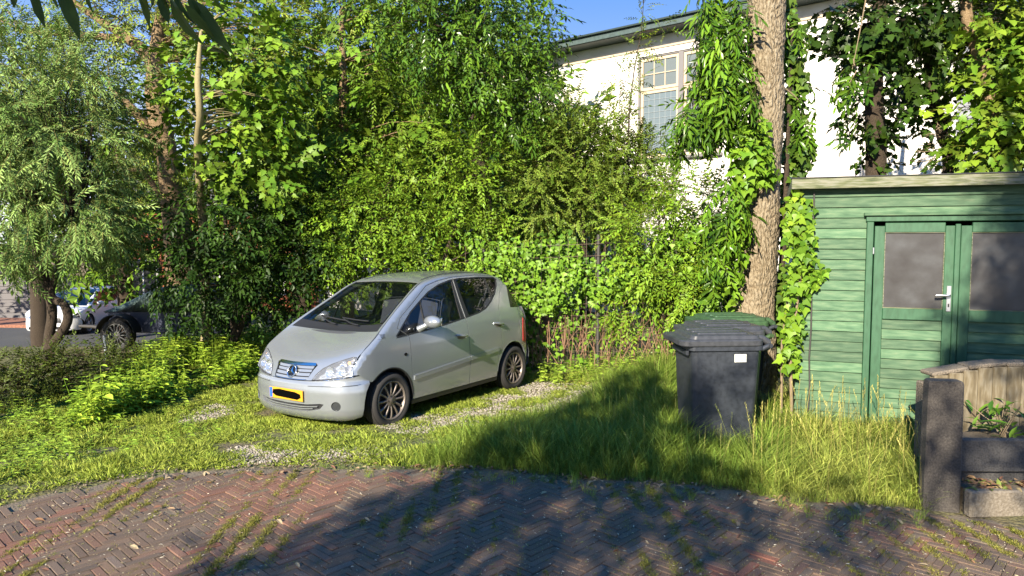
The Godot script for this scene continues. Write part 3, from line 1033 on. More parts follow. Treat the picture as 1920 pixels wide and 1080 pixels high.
	for l in [[lampl, 1.0], [lampr, -1.0]]:
		var sg: float = l[1]
		var rf := MB.new()
		panel(rf, l[0], [], Vector2(0.12, 0.05), func(p): return top_at(p, -0.03) - Vector3(0.04, 0, 0) + Vector3(0.012 * sin(p.x * 9.0), 0.012 * sin(p.y * 40.0), 0), Vector3(1, 0.6, 0))
		var hl := build("headlight", rf, M.reflector, o)
		for bl in [[0.85, 0.66, 0.060], [0.8, 0.84, 0.055], [1.55, 0.84, 0.042]]:
			var bm := MB.new()
			var pc := top_at(Vector2(bl[0], sg * bl[1]), -0.004) - Vector3(0.025, 0, 0)
			bm.lathe([Vector2(bl[2], 0.012), Vector2(bl[2] * 0.93, 0.012), Vector2(bl[2] * 0.7, -0.015), Vector2(0.0, -0.03)], 20, Transform3D(Basis(Vector3(0, 0, 1), deg_to_rad(-72)), pc))
			bm.ball(pc, Vector3.ONE * bl[2] * 0.35)
			build("lamp_bowl", bm, M.chrome, hl)
		var am := MB.new()
		am.ball(top_at(Vector2(1.75, sg * 0.90), -0.012) - Vector3(0.02, 0, 0), Vector3.ONE * 0.02)
		build("indicator_bulb", am, M.amber, hl)
		var ln := MB.new()
		panel(ln, l[0], [], Vector2(0.12, 0.05), topf, Vector3(1, 0.6, 0))
		build("lens", ln, M.lens, hl)
		var rim := MB.new()
		var pts := []
		var rad := []
		for k in l[0].size() + 1:
			pts.append(top_at(l[0][k % l[0].size()], -0.002))
			rad.append(0.005)
		rim.tube(pts, rad, 5, false)
		build("lamp_seal", rim, M.trim_black, hl)
	# bumper
	var top_line := []
	for k in 25:
		var u := lerpf(1.04, -1.04, k / 24.0)
		top_line.append([u, 0.58 + 0.085 * pow(absf(u) / 1.04, 2.2)])
	var bo := [[-1.04, 0.55], [-0.99, 0.47], [-0.965, 0.36], [-0.95, 0.2], [-0.8, 0.165], [0.8, 0.165], [0.95, 0.2], [0.965, 0.36], [0.99, 0.47], [1.04, 0.55]]
	bo.append_array(top_line)
	var bpoly := v2(bo)
	var intake := v2([[-0.52, 0.352], [-0.47, 0.300], [-0.3, 0.266], [0.0, 0.254], [0.3, 0.266], [0.47, 0.300], [0.52, 0.352], [0.47, 0.356], [0.3, 0.340], [0.0, 0.334], [-0.3, 0.340], [-0.47, 0.356]])
	var fogs := [ell(Vector2(0.66, 0.335), Vector2(0.055, 0.05)), ell(Vector2(-0.66, 0.335), Vector2(0.055, 0.05))]
	var hs := [intake]
	hs.append_array(fogs)
	for h in hs:
		if Geometry2D.is_polygon_clockwise(h): h.reverse()
	if Geometry2D.is_polygon_clockwise(bpoly): bpoly.reverse()
	mb = MB.new()
	var nose := func(p: Vector2) -> Vector3: return nose_at(p, 0.0)
	panel(mb, bpoly, hs, Vector2(0.06, 0.03), nose, Vector3(1, 0.05, 0), 0.035)
	var bp := build("front_bumper", mb, M.silver, o)
	mb = MB.new()
	panel(mb, v2([[-0.75, 0.24], [0.75, 0.24], [0.75, 0.4], [-0.75, 0.4]]), [], Vector2(0.06, 0.03), func(p): return nose_at(p, -0.034), Vector3(1, 0, 0))
	build("intake_back", mb, M.trim_black, bp)
	for k in 2:
		mb = MB.new()
		var y: float = [0.302, 0.277][k]
		var w: float = [0.43, 0.37][k]
		panel(mb, v2([[-w, y + 0.016], [-0.2, y], [0.2, y], [w, y + 0.016], [w, y + 0.025], [0.2, y + 0.010], [-0.2, y + 0.010], [-w, y + 0.025]]), [], Vector2(0.06, 0.03), func(p): return nose_at(p, -0.008), Vector3(1, 0, 0), 0.02)
		build("intake_slat", mb, M.silver, bp)
	for sg in [-1.0, 1.0]:
		mb = MB.new()
		mb.lathe([Vector2(0.05, 0.02), Vector2(0.047, 0.012), Vector2(0.0, 0.018)], 18, Transform3D(Basis(Vector3(0, 0, 1), -PI / 2) * Basis(Vector3(1, 0, 0), sg * 0.5), nose_at(Vector2(sg * 0.66, 0.335), -0.026)))
		build("fog_light", mb, M.pane_dark, bp)
		mb = MB.new()
		panel(mb, v2([[sg * 0.32, 0.542], [sg * 0.9, 0.555], [sg * 0.93, 0.563], [sg * 0.9, 0.571], [sg * 0.32, 0.553]]), [], Vector2(0.06, 0.03), func(p): return nose_at(p, 0.008), Vector3(1, 0, 0), 0.012)
		build("bumper_strip", mb, M.silver, bp)
		mb = MB.new()
		panel(mb, v2([[sg * 0.32, 0.535], [sg * 0.9, 0.546], [sg * 0.9, 0.553], [sg * 0.32, 0.540]]), [], Vector2(0.06, 0.03), func(p): return nose_at(p, 0.003), Vector3(1, 0, 0), 0.004)
		build("bumper_shade_line", mb, M.trim_black, bp)  # thin black line painted as shade below the strip
	mb = MB.new()
	mb.box(Vector3(0.768, 0.428, 0.0), Vector3(0.012, 0.120, 0.55), 0.003)
	var pl := build("number_plate", mb, M.plate, bp)
	mb = MB.new()
	mb.box(Vector3(0.7745, 0.428, 0.2455), Vector3(0.003, 0.108, 0.044), 0.0)
	build("blue_band", mb, M.plate_blue, pl)
	mb = MB.new()
	mb.flat([Vector3(0.7765, 0.462, 0.21), Vector3(0.7765, 0.476, 0.10), Vector3(0.7765, 0.470, 0.0), Vector3(0.7765, 0.464, -0.16), Vector3(0.7765, 0.446, -0.24), Vector3(0.7765, 0.41, -0.25), Vector3(0.7765, 0.383, -0.19), Vector3(0.7765, 0.388, -0.02), Vector3(0.7765, 0.394, 0.16), Vector3(0.7765, 0.42, 0.22)], Vector3(1, 0, 0))
	tag(build("redaction_patch", mb, M.black, pl), "black patch covering the plate number")  # blots out the number, no real tape on the plate
	# wheels and wells
	for sg in [-1.0, 1.0]:
		wheel(o, Vector3(0.0, 0.302, sg * 0.755), sg, 0.304, 0.214, 12, 0.195, M.rim, M.rim_dark)
		wheel(o, Vector3(-2.423, 0.302, sg * 0.755), sg, 0.304, 0.214, 12, 0.195, M.rim, M.rim_dark)
		for w in [fa, ra]:
			mb = MB.new()
			mb.lathe([Vector2(0.0, 0.30), Vector2(0.37, 0.30), Vector2(0.372, 0.0)], 28, Transform3D(Basis(Vector3(1, 0, 0), -sg * PI / 2), Vector3(w.x, w.y, sg * 0.80)), -0.3 if sg > 0.0 else PI - 0.3, PI + 0.3 if sg > 0.0 else TAU + 0.3)
			build("wheel_well", mb, M.dark, o)
	mb = MB.new()
	mb.box(Vector3(-1.1, 0.38, 0), Vector3(3.3, 0.34, 0.98), 0.02)
	mb.box(Vector3(-1.19, 0.40, 0), Vector3(1.55, 0.38, 1.56), 0.02)
	build("underbody", mb, M.dark, o)
	# inside
	mb = MB.new()
	mb.box(Vector3(-0.22, 0.80, 0), Vector3(0.72, 0.44, 1.34), 0.08)
	mb.box(Vector3(-0.16, 1.00, 0), Vector3(0.5, 0.08, 1.3), 0.03)
	build("dashboard", mb, M.dash, o)
	for z in [-0.34, 0.34]:
		mb = MB.new()
		mb.box(Vector3(-0.98, 0.72, z), Vector3(0.5, 0.16, 0.48), 0.05)
		mb.box(Vector3.ZERO, Vector3(0.14, 0.66, 0.47), 0.06, Transform3D(Basis(Vector3(0, 0, 1), 0.30), Vector3(-1.30, 1.02, z)))
		mb.box(Vector3.ZERO, Vector3(0.10, 0.19, 0.27), 0.045, Transform3D(Basis(Vector3(0, 0, 1), 0.22), Vector3(-1.43, 1.425, z)))
		build("front_seat", mb, M.seat, o)
	mb = MB.new()
	mb.box(Vector3(-1.95, 0.74, 0), Vector3(0.5, 0.16, 1.2), 0.05)
	mb.box(Vector3.ZERO, Vector3(0.14, 0.56, 1.2), 0.06, Transform3D(Basis(Vector3(0, 0, 1), 0.30), Vector3(-2.25, 1.02, 0)))
	for z in [-0.35, 0.35]:
		mb.box(Vector3(-2.36, 1.36, z), Vector3(0.09, 0.15, 0.25), 0.04)
	build("rear_seat", mb, M.seat, o)
	mb = MB.new()
	var sw := []
	var sr := []
	var sb := Transform3D(Basis(Vector3(0, 0, 1), deg_to_rad(62)), Vector3(-0.66, 1.02, -0.36))
	for k in 25:
		sw.append(sb * Vector3(cos(TAU * k / 24.0) * 0.185, 0, sin(TAU * k / 24.0) * 0.185))
		sr.append(0.015)
	mb.tube(sw, sr, 6, false)
	mb.ball(Vector3.ZERO, Vector3(0.08, 0.03, 0.07), sb)
	mb.box(Vector3.ZERO, Vector3(0.04, 0.02, 0.34), 0.005, sb)
	build("steering_wheel", mb, M.trim_black, o)
	mb = MB.new()
	mb.box(Vector3.ZERO, Vector3(0.14, 0.003, 0.10), 0.0, Transform3D(Basis(Vector3(0, 1, 0), 0.4) * Basis(Vector3(0, 0, 1), 0.15), Vector3(-0.20, 1.055, -0.50)))
	tag(build("parking_card", mb, M.paper, o), "yellow card lying on the dashboard")
	for w in [[-0.10, 0.30, 0.42], [-0.05, -0.15, 0.40]]:   # wipers lie along the foot of the windscreen
		mb = MB.new()
		var pts := []
		var rad := []
		for j in 6:
			var f := j / 5.0
			var vz: float = w[1] + 0.05 - f * w[2] * 1.15
			pts.append(top_at(Vector2(5.75 + 0.5 * f, clampf(-vz, -0.93, 0.93) * 1.15), 0.03 - 0.012 * f))
			rad.append(0.011 - 0.004 * f)
		mb.tube(pts, rad, 6)
		var bl := []
		for j in 6:
			var f := j / 5.0
			bl.append(top_at(Vector2(6.12 + 0.12 * f, clampf(-(w[1] - 0.12 - (f - 0.5) * 0.62), -0.93, 0.93) * 1.1), 0.016))
		mb.tube(bl, [0.009, 0.009, 0.009, 0.009, 0.009, 0.009], 5)
		build("wiper", mb, M.trim_black, o)
	for sg in [-1.0, 1.0]:
		mb = MB.new()
		var tr := Transform3D(Basis(Vector3(0, 1, 0), sg * 0.18), Vector3(-0.575, 1.128, sg * 0.955))
		mb.ball(Vector3.ZERO, Vector3(0.08, 0.074, 0.135), tr, 18, 12)
		var mr := build("mirror", mb, M.silver, o)
		mb = MB.new()
		mb.tube([Vector3(-0.50, 1.04, sg * 0.80), Vector3(-0.53, 1.075, sg * 0.86), Vector3(-0.565, 1.10, sg * 0.90)], [0.045, 0.034, 0.034], 8)
		build("mirror_foot", mb, M.silver, mr)
		mb = MB.new()
		mb.box(Vector3(-0.066, 0, 0), Vector3(0.02, 0.095, 0.19), 0.008, tr)
		build("mirror_glass", mb, M.chrome, mr)

# ---------------------------------------------------------------- the other car, the trailer
func white_car() -> void:
	var o := thing("distant_car", "white estate car standing on the street beyond the left-hand trees", "car", Vector3(-15.5, -1.30, -24.3))
	var fw := Vector3(0.10, 0.0, 1.0).normalized()
	var zz := fw.cross(Vector3.UP).normalized()
	o.basis = Basis(fw, Vector3.UP, zz)
	S = {
		"border": [[-3.75, 0.9], [-3.7, 1.0], [-3.45, 1.25], [-3.2, 1.37], [-2.6, 1.43], [-1.8, 1.45], [-1.4, 1.43], [-1.0, 1.34], [-0.6, 1.16], [-0.2, 0.97], [0.0, 0.92], [0.4, 0.86], [0.7, 0.75], [0.85, 0.6]],
		"width": [[0.0, 0.84], [0.3, 0.9], [0.6, 0.925], [0.85, 0.90], [1.0, 0.84], [1.4, 0.64], [1.6, 0.58]],
		"plan": [[-3.8, 0.16], [-3.5, 0.06], [-3.0, 0.01], [-2.0, 0.0], [0.2, 0.0], [0.5, 0.03], [0.7, 0.10], [0.85, 0.2]],
		"rows": [[0.90, 0.62, 0.78, 0.68], [0.86, 0.76, 0.72, 0.73], [0.6, 0.86, 0.45, 0.85], [0.05, 0.95, 0.0, 0.918], [-0.12, 0.98, -0.15, 0.955], [-0.7, 1.25, -0.65, 1.185], [-1.35, 1.46, -1.3, 1.415], [-1.9, 1.49, -1.8, 1.45], [-2.7, 1.46, -2.6, 1.43], [-3.3, 1.4, -3.2, 1.37], [-3.7, 1.0, -3.65, 1.03]],
		"nose": [[0.0, 0.95], [0.4, 0.91], [0.7, 0.80], [0.9, 0.65], [1.05, 0.45]],
		"nosey": [[0.0, 0.0], [0.4, 0.4], [0.7, 0.68], [0.9, 0.82], [1.05, 0.91]],
		"bump": [[0.15, 0.1], [0.22, 0.02], [0.4, 0.0], [0.6, 0.02], [0.7, 0.06]],
	}
	var border := []
	for k in 60:
		var x := lerpf(0.62, -3.6, k / 59.0)
		border.append([x, crv(S.border, x) - 0.001])
	var fa := Vector2(0, 0.33)
	var ra := Vector2(-2.87, 0.33)
	var whole := border.duplicate()
	whole.append_array([[-3.72, 0.92], [-3.76, 0.5], [-3.7, 0.25]])
	whole.append_array(arc(ra, 0.37, 180, 0, 16))
	whole.append_array([[-2.5, 0.22], [-0.37, 0.22]])
	whole.append_array(arc(fa, 0.37, 185, 20, 16))
	whole.append_array([[0.55, 0.6]])
	var win := [[-0.28, 0.93], [-1.4, 0.955], [-2.5, 0.985], [-3.15, 1.05], [-3.38, 1.13], [-3.2, 1.29], [-2.6, 1.375], [-1.8, 1.395], [-1.4, 1.375], [-1.05, 1.29], [-0.7, 1.14]]
	both("body_side", o, ccw(whole), [ccw(win)], M.white_paint, 0.0, 0.012, Vector2(0.12, 0.08))
	both("side_window", o, ccw(win), [], M.car_glass, -0.01, 0.0, Vector2(0.12, 0.08))
	for x in [-1.45, -2.35]:
		both("pillar_trim", o, inter(win, [[x, 0.8], [x - 0.06, 0.8], [x - 0.12, 1.6], [x - 0.06, 1.6]]), [], M.trim_black, -0.004)
	var tp := func(p: Vector2) -> Vector3: return top_at(p, 0.0)
	for w in [["hood", 0.0, 3.9, M.white_paint, 1.0], ["windscreen", 4.0, 6.0, M.car_glass, 0.93], ["roof", 6.02, 9.0, M.white_paint, 1.0], ["rear_window", 9.02, 10.0, M.gloss_black, 1.0]]:
		var mb := MB.new()
		var q: float = w[4]
		panel(mb, v2([[w[1], -q], [w[2], -q], [w[2], q], [w[1], q]]), [], Vector2(0.25, 0.125), tp, Vector3(0.3, 1, 0), 0.01)
		build(w[0], mb, w[3], o)
	for sg in [-1.0, 1.0]:
		var mb := MB.new()
		panel(mb, v2([[3.9, sg * 0.935], [6.02, sg * 0.935], [6.02, sg], [3.9, sg]]), [], Vector2(0.25, 0.06), tp, Vector3(0, 1, 0), 0.01)
		build("windscreen_pillar", mb, M.white_paint, o)
		mb = MB.new()
		panel(mb, v2([[sg * 0.46, 0.60], [sg * 0.93, 0.66], [sg * 0.97, 0.70], [sg * 0.7, 0.73], [sg * 0.5, 0.69]]), [], Vector2(0.1, 0.05), func(p): return nose_at(Vector2(p.x, p.y), 0.03), Vector3(1, 0.2, 0), 0.02)
		build("headlight", mb, M.reflector, o)
		mb = MB.new()
		mb.ball(Vector3(-0.62, 1.0, sg * 1.0), Vector3(0.09, 0.075, 0.12))
		build("mirror", mb, M.white_paint, o)
		wheel(o, Vector3(0, 0.33, sg * 0.8), sg, 0.33, 0.235, 5, 0.22, M.rim_silver, M.rim_dark)
		wheel(o, Vector3(-2.87, 0.33, sg * 0.8), sg, 0.33, 0.235, 5, 0.22, M.rim_silver, M.rim_dark)
		for x in [-1.15, -2.15]:
			mb = MB.new()
			mb.tube([Vector3(x, 0.83, sg * 0.915), Vector3(x - 0.18, 0.84, sg * 0.915)], [0.016, 0.016], 6)
			build("handle", mb, M.chrome, o)
	var nf := func(p: Vector2) -> Vector3: return nose_at(p, 0.0)
	var mb := MB.new()
	panel(mb, v2([[-1.0, 0.2], [1.0, 0.2], [1.03, 0.45], [1.0, 0.62], [0.5, 0.66], [-0.5, 0.66], [-1.0, 0.62], [-1.03, 0.45]]), [ccw([[-0.44, 0.46], [0.44, 0.46], [0.4, 0.635], [-0.4, 0.635]]), ccw([[-0.7, 0.24], [0.7, 0.24], [0.65, 0.34], [-0.65, 0.34]])], Vector2(0.1, 0.05), nf, Vector3(1, 0, 0), 0.02)
	var bp := build("front_bumper", mb, M.white_paint, o)
	mb = MB.new()
	panel(mb, v2([[-0.75, 0.22], [0.75, 0.22], [0.75, 0.65], [-0.75, 0.65]]), [], Vector2(0.1, 0.05), func(p): return nose_at(p, -0.03), Vector3(1, 0, 0))
	build("grille", mb, M.trim_black, bp)
	for k in 3:
		mb = MB.new()
		mb.box(Vector3(0.945, 0.50 + 0.05 * k, 0), Vector3(0.02, 0.018, 0.78))
		build("slat", mb, M.chrome, bp)
	mb = MB.new()
	mb.box(Vector3(0.97, 0.40, 0), Vector3(0.012, 0.11, 0.52))
	build("number_plate", mb, M.plate, bp)
	mb = MB.new()
	mb.box(Vector3(-1.45, 0.42, 0), Vector3(4.2, 0.36, 1.2))
	mb.box(Vector3(-1.45, 0.6, 0), Vector3(2.0, 0.5, 1.6))
	mb.box(Vector3(-1.9, 0.9, -0.38), Vector3(0.15, 0.6, 0.5), 0.05)
	mb.box(Vector3(-1.9, 0.9, 0.38), Vector3(0.15, 0.6, 0.5), 0.05)
	build("underbody", mb, M.dark, o)

func trailer() -> void:
	var p := at(222, 628, 12.4)
	var o := thing("trailer", "small trailer under a dark tarpaulin half hidden in shade left of the silver car", "trailer", Vector3(p.x, ground(p.x, p.z) + 0.0, p.z), deg_to_rad(-6))
	var cy := p.y - o.position.y
	wheel(o, Vector3(0, cy, 0.0), 1.0, 0.29, 0.20, 14, 0.16, M.trailer_rim, M.rim_dark)
	var mb := MB.new()
	mb.lathe([Vector2(0.36, -0.11), Vector2(0.37, -0.11), Vector2(0.37, 0.12), Vector2(0.36, 0.12)], 18, Transform3D(Basis(Vector3(1, 0, 0), -PI / 2), Vector3(0, cy, 0)), 0.15, PI - 0.05)
	build("mudguard", mb, M.trim_black, o)
	mb = MB.new()
	mb.box(Vector3(0.75, cy + 0.22, -0.75), Vector3(2.1, 0.4, 1.2), 0.02)
	build("box_body", mb, M.trailer_blue, o)
	mb = MB.new()
	var rings := []
	for w in [[-0.34, 0.40, 0.42], [0.1, 0.40, 0.62], [0.5, 0.40, 0.80], [1.2, 0.40, 0.86], [1.86, 0.38, 0.84]]:
		rings.append([Vector3(w[0], cy + w[1], -0.10), Vector3(w[0], cy + w[2] - 0.06, -0.16), Vector3(w[0], cy + w[2], -0.35), Vector3(w[0], cy + w[2] + 0.02, -0.75), Vector3(w[0], cy + w[2], -1.2), Vector3(w[0], cy + w[1], -1.4)])
	mb.skin(rings)
	build("tarpaulin", mb, M.tarp, o)
	mb = MB.new()
	mb.tube([Vector3(-0.3, cy, -0.5), Vector3(-1.0, cy + 0.05, -0.7), Vector3(-1.3, cy + 0.05, -0.75)], [0.035, 0.035, 0.03], 6)
	mb.tube([Vector3(-0.3, cy, -1.1), Vector3(-1.0, cy + 0.05, -0.8)], [0.035, 0.035], 6)
	build("drawbar", mb, M.steel_dark, o)
	mb = MB.new()
	mb.tube([Vector3(-0.08, cy - 0.42, 0.22), Vector3(-0.12, cy + 0.02, 0.2)], [0.025, 0.025], 8)
	build("prop_stand", mb, M.lead, o)

# ---------------------------------------------------------------- shed, bins, low wall
func shed() -> void:
	var o := thing("garden_shed", "green timber shed of overlapping planks with glazed double doors", "shed", Vector3(2.80, 0.0, -6.90), deg_to_rad(-20))
	var pitch := 0.0985
	var rows := 24
	var lap := func(called: String, x0: float, x1: float, y: float, h: float, z: float, parent: Node, turn := 0.0) -> void:
		var mb := MB.new()
		var a := rng.randf_range(0.016, 0.021)
		var ln := x1 - x0
		# cross-section: thick at the foot, thin at the head, with a rounded lower edge
		var prof := [Vector2(y + 0.004, z - 0.012), Vector2(y + 0.0015, z + a - 0.003), Vector2(y + 0.004, z + a), Vector2(y + h * 0.5, z + a * 0.62), Vector2(y + h + 0.004, z + 0.001), Vector2(y + h + 0.004, z - 0.012)]
		var r0 := []
		var r1 := []
		var tr := Transform3D(Basis(Vector3.UP, turn), Vector3.ZERO)
		for q in prof:
			r0.append(tr * Vector3(x0, q.x, q.y))
			r1.append(tr * Vector3(x1, q.x, q.y))
		for k in prof.size():
			var k2 := (k + 1) % prof.size()
			var cen := tr * Vector3((x0 + x1) / 2, y + h / 2, z - 0.005)
			mb.flat([r0[k], r0[k2], r1[k2], r1[k]], (r0[k] + r1[k2]) * 0.5 - cen)
		mb.flat(r0, tr.basis * Vector3.LEFT)
		mb.flat(r1, tr.basis * Vector3.RIGHT)
		build(called, mb, M.plank[rng.randi() % 9], parent)
	for k in rows:
		var y := 0.06 + k * pitch
		if y + pitch < 2.11:
			lap.call("plank", 0.0, 0.572, y, pitch, 0.0, o)
			lap.call("plank", 2.065, 2.95, y, pitch, 0.0, o)
		elif y > 2.10:
			lap.call("plank", 0.0, 2.95, y, pitch, 0.0, o)
		else:
			lap.call("plank", 0.0, 0.572, y, pitch, 0.0, o)
			lap.call("plank", 2.065, 2.95, y, pitch, 0.0, o)
		lap.call("plank", -2.1, 0.0, y, pitch, 0.002, o, PI / 2 * -1.0 + 0.0)
	var mb := MB.new()
	mb.box(Vector3(1.475, 1.2, -2.12), Vector3(2.95, 2.4, 0.04))
	mb.box(Vector3(2.93, 1.2, -1.06), Vector3(0.04, 2.4, 2.06))
	build("back_wall", mb, M.frame_green, o)
	mb = MB.new()
	mb.box(Vector3(1.475, 2.435, -1.06), Vector3(3.1, 0.04, 2.30))
	build("roof", mb, M.felt, o)
	mb = MB.new()
	mb.box(Vector3(1.48, 2.452, 0.115), Vector3(3.15, 0.098, 0.026), 0.004)
	build("fascia_board", mb, M.fascia, o)
	mb = MB.new()
	mb.box(Vector3(1.48, 2.507, 0.07), Vector3(3.16, 0.010, 0.13), 0.002)
	build("roof_edge", mb, M.felt, o)
	mb = MB.new()
	mb.box(Vector3(-0.082, 2.452, -1.03), Vector3(0.026, 0.098, 2.26), 0.004)
	build("fascia_board", mb, M.fascia, o)
	mb = MB.new()
	mb.box(Vector3(1.475, 0.03, -1.0), Vector3(2.9, 0.06, 2.0))
	build("floor", mb, M.dark, o)
	for w in [["door_frame", Vector3(0.603, 1.075, 0.012), Vector3(0.058, 2.03, 0.05)], ["door_frame", Vector3(2.032, 1.075, 0.012), Vector3(0.064, 2.03, 0.05)], ["lintel", Vector3(1.315, 2.117, 0.014), Vector3(1.50, 0.050, 0.054)]]:
		mb = MB.new()
		mb.box(w[1], w[2], 0.005)
		build(w[0], mb, M.frame_green, o)
	mb = MB.new()
	mb.box(Vector3(1.315, 2.160, 0.028), Vector3(1.54, 0.030, 0.075), 0.004)
	build("drip_ledge", mb, M.plank[2], o)
	for dd in [[0.638, 0.0], [1.338, 1.0]]:
		var x: float = dd[0]
		var d := Node3D.new()
		d.name = "door"
		o.add_child(d, true)
		for s in [["stile", 0.047, 1.06, 0.086, 1.98], ["stile", 0.6185, 1.06, 0.076, 1.98], ["rail", 0.3355, 2.035, 0.489, 0.088], ["rail", 0.3355, 1.232, 0.489, 0.104], ["rail", 0.3355, 0.11, 0.489, 0.08]]:
			mb = MB.new()
			mb.box(Vector3(x + s[1], s[2], 0.010), Vector3(s[3], s[4], 0.036), 0.004)
			build(s[0], mb, M.frame_green, d)
		for k in 11:
			lap.call("plank", x + 0.092, x + 0.579, 0.152 + k * 0.0934, 0.0934, 0.004, d)
		mb = MB.new()
		mb.box(Vector3(x + 0.3355, 1.6375, 0.002), Vector3(0.484, 0.702, 0.005))
		build("pane", mb, M.dusty_glass, d)
		mb = MB.new()
		for e in [[0.3355, 1.287, 0.489, 0.010], [0.3355, 1.988, 0.489, 0.007], [0.0935, 1.6375, 0.007, 0.69], [0.5775, 1.6375, 0.007, 0.69]]:
			mb.box(Vector3(x + e[0], e[1], 0.012), Vector3(e[2], e[3], 0.014))
		build("glazing_bead", mb, M.fascia, d)
		mb = MB.new()
		mb.box(Vector3(x + 0.33, 1.1, -0.018), Vector3(0.62, 1.9, 0.006)) if dd[1] > 5.0 else mb.box(Vector3(x + 0.33, 0.65, -0.018), Vector3(0.62, 1.06, 0.006))
		build("backing", mb, M.dark, d)
		if dd[1] == 0.0:
			mb = MB.new()
			mb.box(Vector3(1.263, 1.387, 0.033), Vector3(0.036, 0.235, 0.008), 0.003)
			var h := build("handle", mb, M.metal, d)
			mb = MB.new()
			mb.tube([Vector3(1.263, 1.418, 0.034), Vector3(1.263, 1.418, 0.075), Vector3(1.245, 1.418, 0.082), Vector3(1.20, 1.418, 0.082), Vector3(1.150, 1.416, 0.080)], [0.011, 0.011, 0.012, 0.011, 0.012], 10)
			build("lever", mb, M.metal, h)
			mb = MB.new()
			mb.box(Vector3(1.263, 1.325, 0.038), Vector3(0.012, 0.03, 0.003))
			build("keyhole", mb, M.dark, h)
			mb = MB.new()
			mb.tube([Vector3(0.634, 1.79, 0.043), Vector3(0.634, 1.85, 0.043)], [0.008, 0.008], 8)
			build("hinge", mb, M.metal, d)
	mb = MB.new()
	mb.box(Vector3(1.3155, 1.065, 0.026), Vector3(0.042, 2.0, 0.030), 0.004)
	build("meeting_strip", mb, M.frame_green, o)
	# a few odds and ends in the dark behind the panes
	mb = MB.new()
	mb.box(Vector3(1.75, 1.0, -0.7), Vector3(0.5, 0.9, 0.3), 0.02)
	mb.box(Vector3(0.95, 0.9, -0.9), Vector3(0.4, 1.2, 0.3), 0.02)
	build("stored_boxes", mb, M.trim_black, o)
	var dp := MB.new()
	var pp := []
	var pr := []
	for k in 9:
		var y := lerpf(0.25, 2.38, k / 8.0)
		pp.append(o.transform * Vector3(0.112 + 0.006 * sin(k * 2.3), y, 0.03))
		pr.append(0.0085)
	dp.tube(pp, pr, 6)
	tag(build("downpipe", dp, M.steel_dark), "thin dark pipe running up the left corner of the green shed", "pipe")

func rrect(x0: float, x1: float, hz: float, r: float, y: float, n := 4) -> Array:
	var o := []
	for c in [[x1 - r, hz - r, 0.0], [x0 + r, hz - r, 90.0], [x0 + r, -hz + r, 180.0], [x1 - r, -hz + r, 270.0]]:
		for k in n + 1:
			var a := deg_to_rad(c[2] + 90.0 * k / n)
			o.append(Vector3(c[0] + r * cos(a), y, c[1] + r * sin(a)))
	return o

